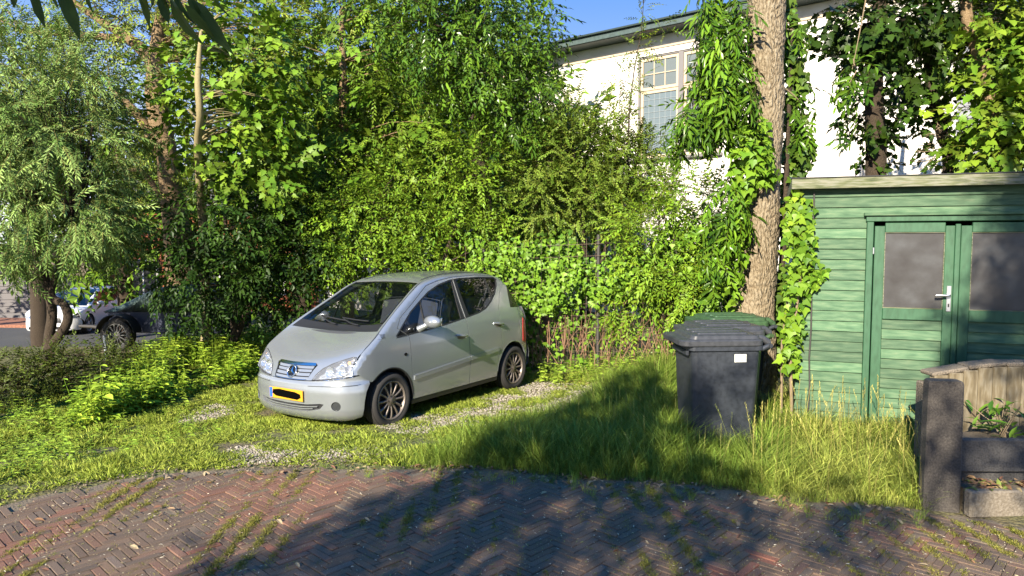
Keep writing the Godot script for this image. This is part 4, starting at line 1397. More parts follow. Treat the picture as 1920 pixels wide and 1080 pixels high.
func wheelie_bin(label: String, pos: Vector3, turn: float, body: Material, lid: Material, sticker: bool) -> void:
	var o := thing("wheelie_bin", label, "wheelie bin", pos, turn, "wheelie bins beside the shed")
	var mb := MB.new()
	mb.skin([rrect(-0.268, 0.235, 0.215, 0.04, 0.02), rrect(-0.272, 0.245, 0.222, 0.05, 0.06), rrect(-0.295, 0.268, 0.245, 0.05, 0.45), rrect(-0.312, 0.285, 0.268, 0.05, 0.90), rrect(-0.318, 0.290, 0.272, 0.05, 0.965)])
	build("body", mb, body, o)
	mb = MB.new()
	mb.bands([rrect(-0.335, 0.305, 0.285, 0.055, 0.925), rrect(-0.34, 0.31, 0.29, 0.055, 0.93), rrect(-0.34, 0.31, 0.29, 0.055, 0.968), rrect(-0.33, 0.30, 0.28, 0.05, 0.972)])
	build("rim_band", mb, body, o)
	# lid: lip, flat step, raised dome, ribs
	mb = MB.new()
	mb.bands([rrect(-0.415, 0.305, 0.298, 0.07, 0.968), rrect(-0.425, 0.31, 0.302, 0.075, 0.976), rrect(-0.425, 0.31, 0.302, 0.075, 1.012), rrect(-0.415, 0.305, 0.294, 0.07, 1.022), rrect(-0.33, 0.29, 0.272, 0.06, 1.026), rrect(-0.315, 0.28, 0.262, 0.05, 1.052), rrect(-0.29, 0.26, 0.24, 0.05, 1.060)])
	var ld := build("lid", mb, lid, o)
	for k in 3:
		mb = MB.new()
		var z := -0.15 + 0.15 * k
		mb.bands([rrect(-0.25, 0.20, 0.045, 0.02, 1.058), rrect(-0.245, 0.195, 0.04, 0.02, 1.070), rrect(-0.235, 0.185, 0.03, 0.015, 1.074)].map(func(r): return r.map(func(a): return a + Vector3(0, 0, z))))
		build("lid_rib", mb, lid, ld)
	for z in [-0.19, 0.19]:   # curved hinge arms down to the handle
		mb = MB.new()
		mb.tube([Vector3(0.24, 1.03, z), Vector3(0.32, 1.025, z), Vector3(0.375, 0.99, z), Vector3(0.385, 0.95, z), Vector3(0.35, 0.925, z)], [0.025, 0.032, 0.032, 0.028, 0.026], 8)
		build("hinge_arm", mb, lid, o)
	mb = MB.new()
	mb.tube([Vector3(0.372, 0.965, -0.27), Vector3(0.372, 0.965, 0.27)], [0.018, 0.018], 10)
	build("handle_bar", mb, body, o)
	for z in [-0.24, 0.24]:
		mb = MB.new()
		mb.tube([Vector3(0.29, 0.93, z), Vector3(0.375, 0.965, z)], [0.022, 0.02], 8)
		build("handle_bracket", mb, body, o)
		mb = MB.new()
		mb.lathe([Vector2(0.0, -0.025), Vector2(0.08, -0.025), Vector2(0.10, -0.018), Vector2(0.10, 0.018), Vector2(0.08, 0.025), Vector2(0.0, 0.025)], 20, Transform3D(Basis(Vector3(1, 0, 0), PI / 2), Vector3(0.23, 0.10, z * 1.08)))
		build("wheel", mb, M.rubber, o)
	mb = MB.new()   # moulded seam line below the rim and the comb lift on the front
	mb.box(Vector3(-0.10, 0.885, 0.269), Vector3(0.004, 0.08, 0.006))
	mb.box(Vector3(0.175, 0.90, 0.270), Vector3(0.006, 0.05, 0.006))
	mb.box(Vector3(-0.335, 0.90, 0.0), Vector3(0.03, 0.05, 0.42), 0.01)
	build("moulding", mb, body, o)
	if sticker:
		mb = MB.new()
		var tl := Basis(Vector3.RIGHT, -0.052)
		mb.box(Vector3.ZERO, Vector3(0.105, 0.068, 0.002), 0.0, Transform3D(tl, Vector3(0.105, 0.862, 0.2688)))
		var st := build("sticker", mb, M.sticker, o)
		mb = MB.new()
		for k in 4:
			mb.box(Vector3.ZERO, Vector3([0.08, 0.06, 0.085, 0.05][k], 0.004, 0.0015), 0.0, Transform3D(tl, Vector3(0.10, 0.885 - 0.014 * k, 0.2688 + 0.0012 + 0.0007 * k)))
		build("print_lines", mb, M.ink, st)

func low_wall() -> void:
	var mb := MB.new()
	var p := thing("concrete_post", "square dark weathered concrete post at the paving's right end", "post", Vector3(3.065, 0.0, -4.98), deg_to_rad(-9))
	var rings := []
	for w in [[-0.02, 0.122], [0.5, 0.119], [0.90, 0.116], [0.922, 0.111], [0.93, 0.100]]:
		var y: float = w[0]
		var h: float = w[1]
		rings.append([Vector3(-h, y, 0.045), Vector3(-h + 0.012, y, 0.057), Vector3(h - 0.012, y, 0.057), Vector3(h, y, 0.045), Vector3(h, y, -0.045), Vector3(h - 0.012, y, -0.055), Vector3(-h + 0.012, y, -0.055), Vector3(-h, y, -0.045)])
	for j in range(rings.size() - 1):
		for k in 8: mb.flat([rings[j][k], rings[j][(k + 1) % 8], rings[j + 1][(k + 1) % 8], rings[j + 1][k]], rings[j][k] * Vector3(1, 0, 1) + rings[j][(k + 1) % 8] * Vector3(1, 0, 1))
	mb.flat(rings[-1], Vector3.UP)
	build("shaft", mb, M.concrete, p)
	var w := thing("low_wall", "low wall of upright tan weathered boards with rough capping behind the concrete post", "wall", Vector3(3.29, 0.0, -5.50), deg_to_rad(2))
	for k in 15:
		mb = MB.new()
		var x := 0.06 + k * 0.117
		var top := 0.855 + 0.075 * smoothstep(-0.1, 0.55, x)
		mb.box(Vector3(x, top * 0.5, rng.randf_range(-0.004, 0.004)), Vector3(0.113, top, 0.07), 0.006)
		build("board", mb, M.board, w)
	for k in 6:
		mb = MB.new()
		var x := 0.135 + k * 0.30
		var top := 0.858 + 0.075 * smoothstep(-0.1, 0.55, x)
		var sl := (smoothstep(-0.1, 0.55, x + 0.1) - smoothstep(-0.1, 0.55, x - 0.1)) * 0.375
		mb.box(Vector3.ZERO, Vector3(0.296, 0.034, 0.17), 0.010, Transform3D(Basis(Vector3(0, 0, 1), atan(sl)), Vector3(x, top + 0.012, -0.055)))
		build("capstone", mb, M.capstone, w)
	mb = MB.new()
	mb.box(Vector3(-0.022, 0.40, -0.05), Vector3(0.05, 0.80, 0.16), 0.01)
	build("end_slab", mb, M.capstone, w)
	var e := thing("bed_edging", "dark upright slab edging below the glossy plant beside the concrete post", "edging", Vector3(3.20, 0.0, -5.07))
	for k in 3:
		mb = MB.new()
		mb.box(Vector3(0.33 + k * 0.60, 0.36, 0), Vector3(0.594, 0.24, 0.06), 0.008)
		build("slab", mb, M.slab, e)
	mb = MB.new()
	mb.box(Vector3(0.9, 0.08, 0.10), Vector3(1.8, 0.17, 0.26), 0.0)
	build("bed_soil", mb, M.bed, e)
	var cl := one_leaf("fine", 0.5, 3)
	var cm := MM.new()
	for j in 260:
		var c := [Color(0.22, 0.12, 0.06), Color(0.32, 0.20, 0.10), Color(0.16, 0.08, 0.05), Color(0.36, 0.27, 0.12), Color(0.15, 0.19, 0.04)][rng.randi() % 5] as Color
		cm.add(frame(Vector3(rng.randfn(), 0.4 * rng.randf(), rng.randfn()), Vector3.UP + rnd3() * 0.5, rng.randf_range(0.03, 0.08)), Vector3(rng.randf_range(0.0, 1.2), 0.175 + rng.randf() * 0.02, rng.randf_range(0.03, 0.21)), c)
	many("leaf_litter", cl, M.dry, cm, e)
	mb = MB.new()
	mb.box(Vector3(0.9, 0.12, -0.04), Vector3(1.8, 0.235, 0.05), 0.004)
	build("lower_slab", mb, M.slab, e)
	mb = MB.new()
	mb.box(Vector3(0.9, 0.22, -0.20), Vector3(1.8, 0.43, 0.30))
	var soil := build("planting_soil", mb, M.bed, e)
	soil.set_meta("label", "dark soil behind the slabs")
	var k := thing("kerb_edging", "pale concrete kerb running right from the foot of the post", "kerb", Vector3(3.17, 0.0, -4.84), deg_to_rad(3))
	for j in 2:
		mb = MB.new()
		mb.box(Vector3(0.48 + j * 0.96, 0.085, 0), Vector3(0.95, 0.19, 0.075), 0.012)
		build("kerb_stone", mb, M.concrete_pale, k)

# ---------------------------------------------------------------- houses and street
func white_house() -> void:
	var o := thing("white_house", "white plastered house with dark green eaves gutter and tall leaded windows", "house", Vector3(1.62, 0.0, -18.75), asin(-0.637))
	var x0 := 1.875
	var x1 := 3.99
	var y0 := 3.90
	var y1 := 6.33
	var L := -11.0
	var R := 8.56
	var T := 6.77
	var mb := MB.new()
	mb.box(Vector3((L + x0) / 2, T / 2 - 0.25, -0.15), Vector3(x0 - L, T + 0.5, 0.3))
	mb.box(Vector3((R + x1) / 2, T / 2 - 0.25, -0.15), Vector3(R - x1, T + 0.5, 0.3))
	mb.box(Vector3((x0 + x1) / 2, y0 / 2 - 0.25, -0.15), Vector3(x1 - x0, y0 + 0.5, 0.3))
	mb.box(Vector3((x0 + x1) / 2, (y1 + T) / 2, -0.15), Vector3(x1 - x0, T - y1, 0.3))
	mb.box(Vector3(R - 0.15, T / 2 - 0.25, -4.3), Vector3(0.3, T + 0.5, 8.0))
	mb.box(Vector3(L + 0.15, T / 2 - 0.25, -4.3), Vector3(0.3, T + 0.5, 8.0))
	mb.box(Vector3((L + R) / 2, T / 2 - 0.25, -8.45), Vector3(R - L, T + 0.5, 0.3))
	build("wall", mb, M.plaster, o)
	mb = MB.new()
	mb.box(Vector3((L + R) / 2, 6.91, -4.0), Vector3(R - L + 0.7, 0.04, 9.0))
	build("roof", mb, M.felt, o)
	mb = MB.new()
	mb.box(Vector3((L + R) / 2, 6.49, 0.012), Vector3(R - L, 0.05, 0.03), 0.004)
	build("string_course", mb, M.trim_cream, o)
	mb = MB.new()
	mb.box(Vector3((L + R) / 2, 6.785, 0.25), Vector3(R - L + 0.5, 0.02, 0.50))
	build("soffit", mb, M.gutter_dark, o)
	mb = MB.new()
	mb.box(Vector3((L + R) / 2, 6.855, 0.515), Vector3(R - L + 0.56, 0.135, 0.03), 0.004)
	build("fascia_board", mb, M.gutter, o)
	mb = MB.new()
	mb.box(Vector3((L + R) / 2, 6.945, 0.54), Vector3(R - L + 0.6, 0.045, 0.12), 0.006)
	build("gutter", mb, M.gutter_dark, o)
	mb = MB.new()
	mb.tube([Vector3(6.94, -0.2, 0.08), Vector3(6.94, 6.75, 0.08)], [0.055, 0.055], 10)
	build("downpipe", mb, M.plaster, o)
	mb = MB.new()
	mb.box(Vector3((x0 + x1) / 2, y0 - 0.04, 0.03), Vector3(x1 - x0 + 0.16, 0.07, 0.16), 0.008)
	build("sill", mb, M.trim_grey, o)
	mb = MB.new()
	mb.box(Vector3((x0 + x1) / 2, 5.1, -1.6), Vector3(2.7, 3.0, 0.1))
	build("room_back", mb, M.trim_grey, o)
	var xm := 2.99
	for s in [[x0, x0 + 0.044], [x1 - 0.044, x1], [xm - 0.062, xm + 0.062]]:
		mb = MB.new()
		mb.box(Vector3((s[0] + s[1]) / 2, (y0 + y1) / 2, -0.08), Vector3(s[1] - s[0], y1 - y0, 0.12), 0.005)
		build("window_post", mb, M.trim_grey, o)
	mb = MB.new()
	mb.box(Vector3((x0 + x1) / 2, y1 - 0.02, -0.08), Vector3(x1 - x0 - 0.088, 0.04, 0.11), 0.004)
	build("window_head", mb, M.trim_grey, o)
	for sx in [[x0 + 0.044, xm - 0.062, 0], [xm + 0.062, x1 - 0.044, 1]]:
		var a: float = sx[0]
		var b: float = sx[1]
		var win := Node3D.new()
		win.name = "window"
		o.add_child(win, true)
		for sh in [[5.52, y1 - 0.04, 0], [y0 + 0.0, 5.52, 1]]:
			var c: float = sh[0]
			var d: float = sh[1]
			var z: float = -0.07 - 0.02 * sh[2]
			mb = MB.new()
			for q in [[a + 0.034, (c + d) / 2, 0.068, d - c], [b - 0.034, (c + d) / 2, 0.068, d - c]]:
				mb.box(Vector3(q[0], q[1], z), Vector3(q[2], q[3], 0.045), 0.005)
			for y in [c + 0.0375, d - 0.0375]:
				mb.box(Vector3((a + b) / 2, y, z), Vector3(b - a - 0.136, 0.075, 0.045), 0.005)
			build("sash", mb, M.trim_cream, win)
			var ia := a + 0.068
			var ib := b - 0.068
			var ic := c + 0.075
			var id := d - 0.075
			if sh[2] == 0:
				mb = MB.new()
				for k in [1, 2]:
					mb.box(Vector3(lerpf(ia, ib, k / 3.0), (ic + id) / 2, z), Vector3(0.02, id - ic, 0.03))
				mb.box(Vector3((ia + ib) / 2, (ic + id) / 2, z + 0.001), Vector3(ib - ia, 0.02, 0.028))
				build("glazing_bars", mb, M.trim_cream, win)
				for k in 3:
					for j in 2:
						mb = MB.new()
						mb.box(Vector3(lerpf(ia, ib, (k + 0.5) / 3.0), lerpf(ic, id, (j + 0.5) / 2.0), z - 0.006), Vector3((ib - ia) / 3.0 - 0.02, (id - ic) / 2.0 - 0.02, 0.004))
						build("pane", mb, M.pane_frosted, win)
			else:
				mb = MB.new()
				mb.box(Vector3((ia + ib) / 2, (ic + id) / 2, z - 0.006), Vector3(ib - ia, id - ic, 0.004))
				build("pane", mb, M.pane_blue if sx[2] == 0 else M.pane_dark, win)
				mb = MB.new()
				for k in range(1, 6): mb.box(Vector3(lerpf(ia, ib, k / 6.0), (ic + id) / 2, z), Vector3(0.008, id - ic, 0.010))
				for k in range(1, 10): mb.box(Vector3((ia + ib) / 2, lerpf(ic, id, k / 10.0), z + 0.001), Vector3(ib - ia, 0.008, 0.010))
				build("lead_cames", mb, M.lead, win)

func far_houses() -> void:
	var b := thing("brick_house", "red brick house far behind the trailer, seen under the trees", "house", Vector3(-17.6, -1.35, -31.0), deg_to_rad(8))
	var br := MB.new()
	for r in 60:
		for k in 38:
			if r * 0.075 > 4.4: break
			br.col = Color(0.42, 0.13, 0.05).lerp(Color(0.26, 0.09, 0.05), rng.randf())
			br.box(Vector3(0.12 + k * 0.23 + (0.11 if r % 2 else 0.0), 0.035 + r * 0.075, 0.0), Vector3(0.218, 0.064, 0.05))
	var bw := build("brickwork", br, M.stone, b)
	bw.set_meta("kind", "stuff")
	var mb := MB.new()
	mb.box(Vector3(4.45, 2.3, -3.03), Vector3(8.9, 4.6, 6.0))
	build("wall", mb, M.concrete_pale, b)
	mb = MB.new()
	mb.skin([[Vector3(-0.3, 4.6, 0.3), Vector3(9.2, 4.6, 0.3), Vector3(9.2, 4.6, -6.4), Vector3(-0.3, 4.6, -6.4)], [Vector3(0.2, 6.8, -2.9), Vector3(8.7, 6.8, -2.9), Vector3(8.7, 6.8, -3.2), Vector3(0.2, 6.8, -3.2)]])
	build("roof", mb, M.slab, b)
	for x in [1.4, 4.0, 6.8]:
		mb = MB.new()
		mb.box(Vector3(x, 1.6, 0.03), Vector3(1.2, 1.5, 0.06))
		var w := build("window", mb, M.pane_dark, b)
		mb = MB.new()
		for q in [[-0.6, 0, 0.08, 1.6], [0.6, 0, 0.08, 1.6], [0, 0.0, 0.06, 1.45]]: mb.box(Vector3(x + q[0], 1.6, 0.07), Vector3(q[2], q[3], 0.05))
		for y in [0.82, 2.38]: mb.box(Vector3(x, y, 0.072), Vector3(1.1, 0.08, 0.05))
		build("frame", mb, M.plaster, w)
	var g := thing("garage", "pale grey garage at the far left behind the white car", "garage", Vector3(-21.5, -1.35, -28.5), deg_to_rad(20))
	mb = MB.new()
	mb.box(Vector3(2.0, 1.5, -2.5), Vector3(4.0, 3.0, 5.0))
	build("wall", mb, M.concrete_pale, g)
	mb = MB.new()
	mb.box(Vector3(2.0, 3.05, -2.4), Vector3(4.3, 0.12, 5.4))
	build("roof", mb, M.felt, g)
	for k in 8:
		mb = MB.new()
		mb.box(Vector3(2.0, 0.16 + k * 0.27, 0.03), Vector3(2.6, 0.26, 0.05), 0.01)
		build("door_panel", mb, M.trim_grey, g)

# ---------------------------------------------------------------- ground, paving, grass
func gnd(u: float, v: float, y := 0.0) -> Vector3:
	var p := at(u, v, 1.0)
	var k := (y - EYE) / (p.y - EYE)
	return Vector3(p.x * k, y, p.z * k)

func zone(rows: Array, y := -0.05) -> PackedVector2Array:
	var o := PackedVector2Array()
	for r in rows:
		var g := gnd(r[0], r[1], y)
		o.append(Vector2(g.x, g.z))
	return o

var gravel_zone: Array
var worn_zone: PackedVector2Array
func gravel_amount(p: Vector2) -> float:
	var a := 0.0
	for k in 8:
		var q := p + Vector2(lump.get_noise_2d(p.x * 13.0 + k * 31.0, p.y * 13.0), lump.get_noise_2d(p.x * 13.0, p.y * 13.0 + k * 47.0)) * 0.5
		q += Vector2(cos(k * 0.785), sin(k * 0.785)) * 0.16
		for z in gravel_zone:
			if Geometry2D.is_point_in_polygon(q, z):
				a += 0.125
				break
	return a

func terrain() -> void:
	var mb := MB.new()
	var nx := 150
	var nz := 150
	var gx := func(i: int) -> float:
		var f := 2.0 * i / nx - 1.0
		return 11.0 * f + 12.0 * pow(f, 3.0) + 277.0 * pow(f, 15.0)
	var gz := func(j: int) -> float:
		var f := float(j) / nz
		return 9.0 - 24.0 * f - 22.0 * pow(f, 4.0) - 263.0 * pow(f, 14.0) if j > 0 else 60.0
	for j in nz + 1:
		for i in nx + 1:
			var x: float = gx.call(i)
			var z: float = gz.call(j)
			var y := ground(x, z)
			if z > edge(x) + 0.03: y = -0.06
			elif absf(z - edge(x)) < 0.14: y = minf(y, 0.0) - 0.012
			var e := 0.05
			var n := Vector3(ground(x - e, z) - ground(x + e, z), 2 * e, ground(x, z - e) - ground(x, z + e)).normalized()
			var c := Color(0.20, 0.165, 0.095).lerp(Color(0.17, 0.20, 0.06), clampf(0.5 + 1.2 * lump.get_noise_2d(x * 9.0, z * 9.0), 0.0, 1.0))
			var g := gravel_amount(Vector2(x, z))
			if g > 0.0: c = c.lerp(Color(0.29, 0.25, 0.18), 0.55 * g)
			mb.col = c
			mb.p(Vector3(x, y, z), n)
	for j in nz:
		for i in nx:
			var a := j * (nx + 1) + i
			mb.q(a, a + 1, a + nx + 2, a + nx + 1)
	tag(build("ground", mb, M.soil), "grassy earth and gravel ground beyond the brick paving", "", "", "structure")
	# street at the far left
	var st := MB.new()
	for j in 24:
		for i in 12:
			var p := []
			for q in [[0, 0], [1, 0], [1, 1], [0, 1]]:
				var x: float = -25.0 + (i + q[0]) * 1.2
				var z: float = -16.5 - (j + q[1]) * 1.5
				p.append(Vector3(x, ground(x, z) + 0.02, z))
			st.flat(p, Vector3.UP)
	tag(build("street", st, M.asphalt), "asphalt street at the far left", "", "", "structure")
	var pv := MB.new()
	pv.box(Vector3(-21.0, -1.25, -27.0), Vector3(9.0, 0.14, 2.4), 0.01)
	var pm := mat(lin(0.30, 0.13, 0.08), 0.9, 0, M.soft)
	tag(build("pavement", pv, pm), "reddish pavement beside the far street", "", "", "structure")

func paving() -> void:
	var o := Node3D.new()
	o.name = "brick_road"
	add_child(o)
	tag(o, "herringbone brick paving in the foreground with weeds in the joints", "", "", "structure")
	# bed below the bricks
	var mb := MB.new()
	var row := []
	for i in 57:
		var x := -7.0 + i * 0.25
		var c := []
		for k in 24:
			var z := lerpf(edge(x) - 0.10, 6.0, pow(k / 23.0, 1.6))
			c.append(mb.p(Vector3(x, -0.012 + 0.005 * lump.get_noise_2d(x * 14.0, z * 14.0), z), Vector3.UP))
		row.append(c)
	for i in 56:
		for k in 23: mb.q(row[i][k], row[i + 1][k], row[i + 1][k + 1], row[i][k + 1])
	build("sand_bed", mb, M.bed, o)
	var W := 0.0530
	var variants := []
	for k in 5:
		var b := MB.new()
		var r := RandomNumberGenerator.new()
		r.seed = 70 + k
		var hx := 0.1035
		var hz := 0.0242
		var bv := 0.0035
		var top := []
		var low := []
		var bot := []
		for q in [[-1, -1], [1, -1], [1, 1], [-1, 1]]:
			var jx := r.randf_range(-0.002, 0.002)
			var jy := r.randf_range(-0.002, 0.001)
			top.append(Vector3(q[0] * (hx - bv) + jx, jy, q[1] * (hz - bv)))
			low.append(Vector3(q[0] * hx + jx, jy - bv, q[1] * hz))
			bot.append(Vector3(q[0] * hx + jx, -0.05, q[1] * hz))
		b.flat(top, Vector3.UP)
		for q in 4:
			var q2 := (q + 1) % 4
			var outw: Vector3 = (low[q] + low[q2]) * Vector3(1, 0, 1)
			b.flat([top[q], top[q2], low[q2], low[q]], outw + Vector3.UP * 0.05)
			b.flat([low[q], low[q2], bot[q2], bot[q]], outw)
		variants.append(b.mesh())
	var list := []
	var rt := Basis(Vector3.UP, deg_to_rad(-45.0 + 1.5))
	for a in range(-110, 111):
		for b in range(-26, 27):
			for k in 2:
				# herringbone of bricks four times as long as wide
				var u := float(a) + 4.0 * b
				var v := float(a) - 4.0 * b
				var c := Vector2(u + 2.0, v + 0.5) if k == 0 else Vector2(u + 4.5, v - 1.0)
				var p := rt * Vector3(c.x * W, 0, c.y * W) + Vector3(0, 0, -3.0)
				if absf(p.x) > 6.4 or p.z > 4.5 or p.z < edge(p.x) + 0.06 + 0.05 * rng.randfn(): continue
				list.append([p, k])
	var col := func(p: Vector3) -> Color:
		var red := smoothstep(0.02, 0.45, lump.get_noise_2d(p.x * 7.0 + 90.0, p.z * 7.0) + 0.20 * smoothstep(-0.3, -2.2, p.x) - 0.08 + 0.20 * rng.randfn())
		var c := Color(0.209, 0.143, 0.096).lerp(Color(0.163, 0.124, 0.093), rng.randf()).lerp(Color(0.318, 0.136, 0.087), red * 0.55)
		if rng.randf() < 0.015: c = Color(0.217, 0.171, 0.124)
		var s := rng.randf_range(0.82, 1.18)
		return Color(c.r * s, c.g * s, c.b * s)
	var pal := []   # materials shared by the single bricks
	for k in 14:
		var m: StandardMaterial3D = M.brick.duplicate()
		m.vertex_color_use_as_albedo = false
		var c: Color = [Color(0.209, 0.143, 0.096), Color(0.163, 0.124, 0.093), Color(0.318, 0.136, 0.087), Color(0.232, 0.136, 0.096), Color(0.202, 0.155, 0.124)][[0, 1, 0, 1, 2, 0, 1, 3, 2, 0, 1, 3, 0, 4][k]]
		var s: float = 0.8 + 0.05 * (k % 8)
		m.albedo_color = lin(c.r * s, c.g * s, c.b * s)
		pal.append(m)
	var near := list.filter(func(e): return absf(e[0].x) < -e[0].z * 0.735 and e[0].z < -3.88)
	near.sort_custom(func(a, b): return a[0].length_squared() < b[0].length_squared())
	var single := {}
	for k in mini(300, near.size()): single[near[k]] = true
	var mm := mms(5)
	for e in list:
		var p: Vector3 = e[0]
		var bs := rt * Basis(Vector3.UP, (PI / 2 if e[1] == 1 else 0.0) + rng.randf_range(-0.015, 0.015)) * Basis(Vector3(1, 0, 0), rng.randf_range(-0.03, 0.03)) * Basis(Vector3(0, 0, 1), rng.randf_range(-0.012, 0.012))
		p.y = rng.randf_range(-0.005, 0.003) + 0.010 * lump.get_noise_2d(p.x * 5.0, p.z * 5.0)
		var c: Color = col.call(p)
		if single.has(e):
			var best := 0
			var bd := 9.0
			for k in pal.size():
				var l: Color = pal[k].albedo_color.srgb_to_linear()
				var d := absf(l.r - c.r) + absf(l.g - c.g) + 0.02 * rng.randf()
				if d < bd:
					bd = d
					best = k
			put("brick", variants[rng.randi() % 5], pal[best], o).transform = Transform3D(bs, p)
		else:
			mm[rng.randi() % 5].add(bs, p, c)
	for k in 5: many("brick", variants[k], M.brick, mm[k], o)

func tuft(n: int, spread: float, lean: float, w: float, sd: int, dry := 0.0) -> ArrayMesh:
	var r := RandomNumberGenerator.new()
	r.seed = sd
	var mb := MB.new()
	for k in n:
		var a := r.randf() * TAU
		var o := Vector3(cos(a), 0, sin(a)) * spread * sqrt(r.randf())
		var h := r.randf_range(0.5, 1.0)
		var d := Vector3(cos(a) + r.randfn() * 0.5, 0, sin(a) + r.randfn() * 0.5) * lean * r.randf_range(0.2, 1.0)
		var f := r.randf() * TAU
		var side := Vector3(cos(f), 0, sin(f))
		var nn := side.cross(Vector3.UP) * 0.7 + Vector3.UP * 0.7
		var v := r.randf_range(0.75, 1.25)
		mb.col = Color(v, v, v) if r.randf() > dry else Color(v * 1.9, v * 1.35, v * 1.8)
		var last := []
		for j in 4:
			var t := j / 3.0
			var c := o + Vector3.UP * h * (t - 0.25 * t * t * d.length()) + d * t * t
			var ww: float = w * [1.0, 0.9, 0.6, 0.0][j]
			var now := [mb.p(c - side * ww, nn), mb.p(c + side * ww, nn)]
			if last.size(): mb.q(last[0], last[1], now[1], now[0])
			last = now
	return mb.mesh()

func stalk(sd: int) -> ArrayMesh:   # a grass stalk with a seed head
	var mb := MB.new()
	var r := RandomNumberGenerator.new()
	r.seed = sd
	var pts := []
	var b := Vector3(r.randfn() * 0.15, 0, r.randfn() * 0.15)
	for j in 5:
		var t := j / 4.0
		pts.append(Vector3.UP * t + b * t * t)
	mb.col = Color(1.3, 1.05, 1.0)
	mb.tube(pts, [0.003, 0.003, 0.0025, 0.002, 0.0015], 3, false)
	for k in 14:
		var t := 0.74 + 0.26 * k / 14.0
		var a := r.randf() * TAU
		leaf(mb, Vector3.UP * t + b * t * t, Vector3(cos(a) * 0.5, 1.0, sin(a) * 0.5), Vector3(cos(a), 0.2, sin(a)), 0.045, 0.010, 0.1, 0.1)
	return mb.mesh()

func weed(n: int, ll: float, lw: float, sd: int) -> ArrayMesh:   # upright stem with pairs of leaves, one unit tall
	var mb := MB.new()
	var r := RandomNumberGenerator.new()
	r.seed = sd
	mb.col = Color(0.8, 0.8, 0.8)
	var b := Vector3(r.randfn() * 0.1, 0, r.randfn() * 0.1)
	mb.tube([Vector3.ZERO, Vector3(0, 0.5, 0) + b * 0.3, Vector3.UP + b], [0.010, 0.008, 0.004], 3, false)
	for k in n:
		var t := lerpf(0.18, 1.0, float(k) / (n - 1))
		for s in 2:
			var a := k * 1.57 + s * PI + r.randfn() * 0.3
			var v := r.randf_range(0.8, 1.2)
			mb.col = Color(v, v, v)
			var sz := lerpf(1.1, 0.5, t * t) * r.randf_range(0.8, 1.1)
			leaf(mb, Vector3.UP * t + b * t * t, Vector3(cos(a), 0.25, sin(a)), Vector3(r.randfn() * 0.2, 1, r.randfn() * 0.2), ll * sz, lw * sz, 0.2, 0.35, true)
	return mb.mesh()

func gt(c1: Color, c2: Color) -> Color:
	var c := tint(c1, c2)
	return Color(c.r * 1.52, c.g * 1.34, c.b * 1.6)

func scatter(z: PackedVector2Array, per_m2: float, f: Callable) -> void:
	var lo := z[0]
	var hi := z[0]
	for a in z:
		lo = lo.min(a)
		hi = hi.max(a)
	var n := int(per_m2 * (hi.x - lo.x) * (hi.y - lo.y))
	for k in n:
		var p := Vector2(rng.randf_range(lo.x, hi.x), rng.randf_range(lo.y, hi.y))
		if Geometry2D.is_point_in_polygon(p, z): f.call(Vector3(p.x, ground(p.x, p.y) - 0.01, p.y))

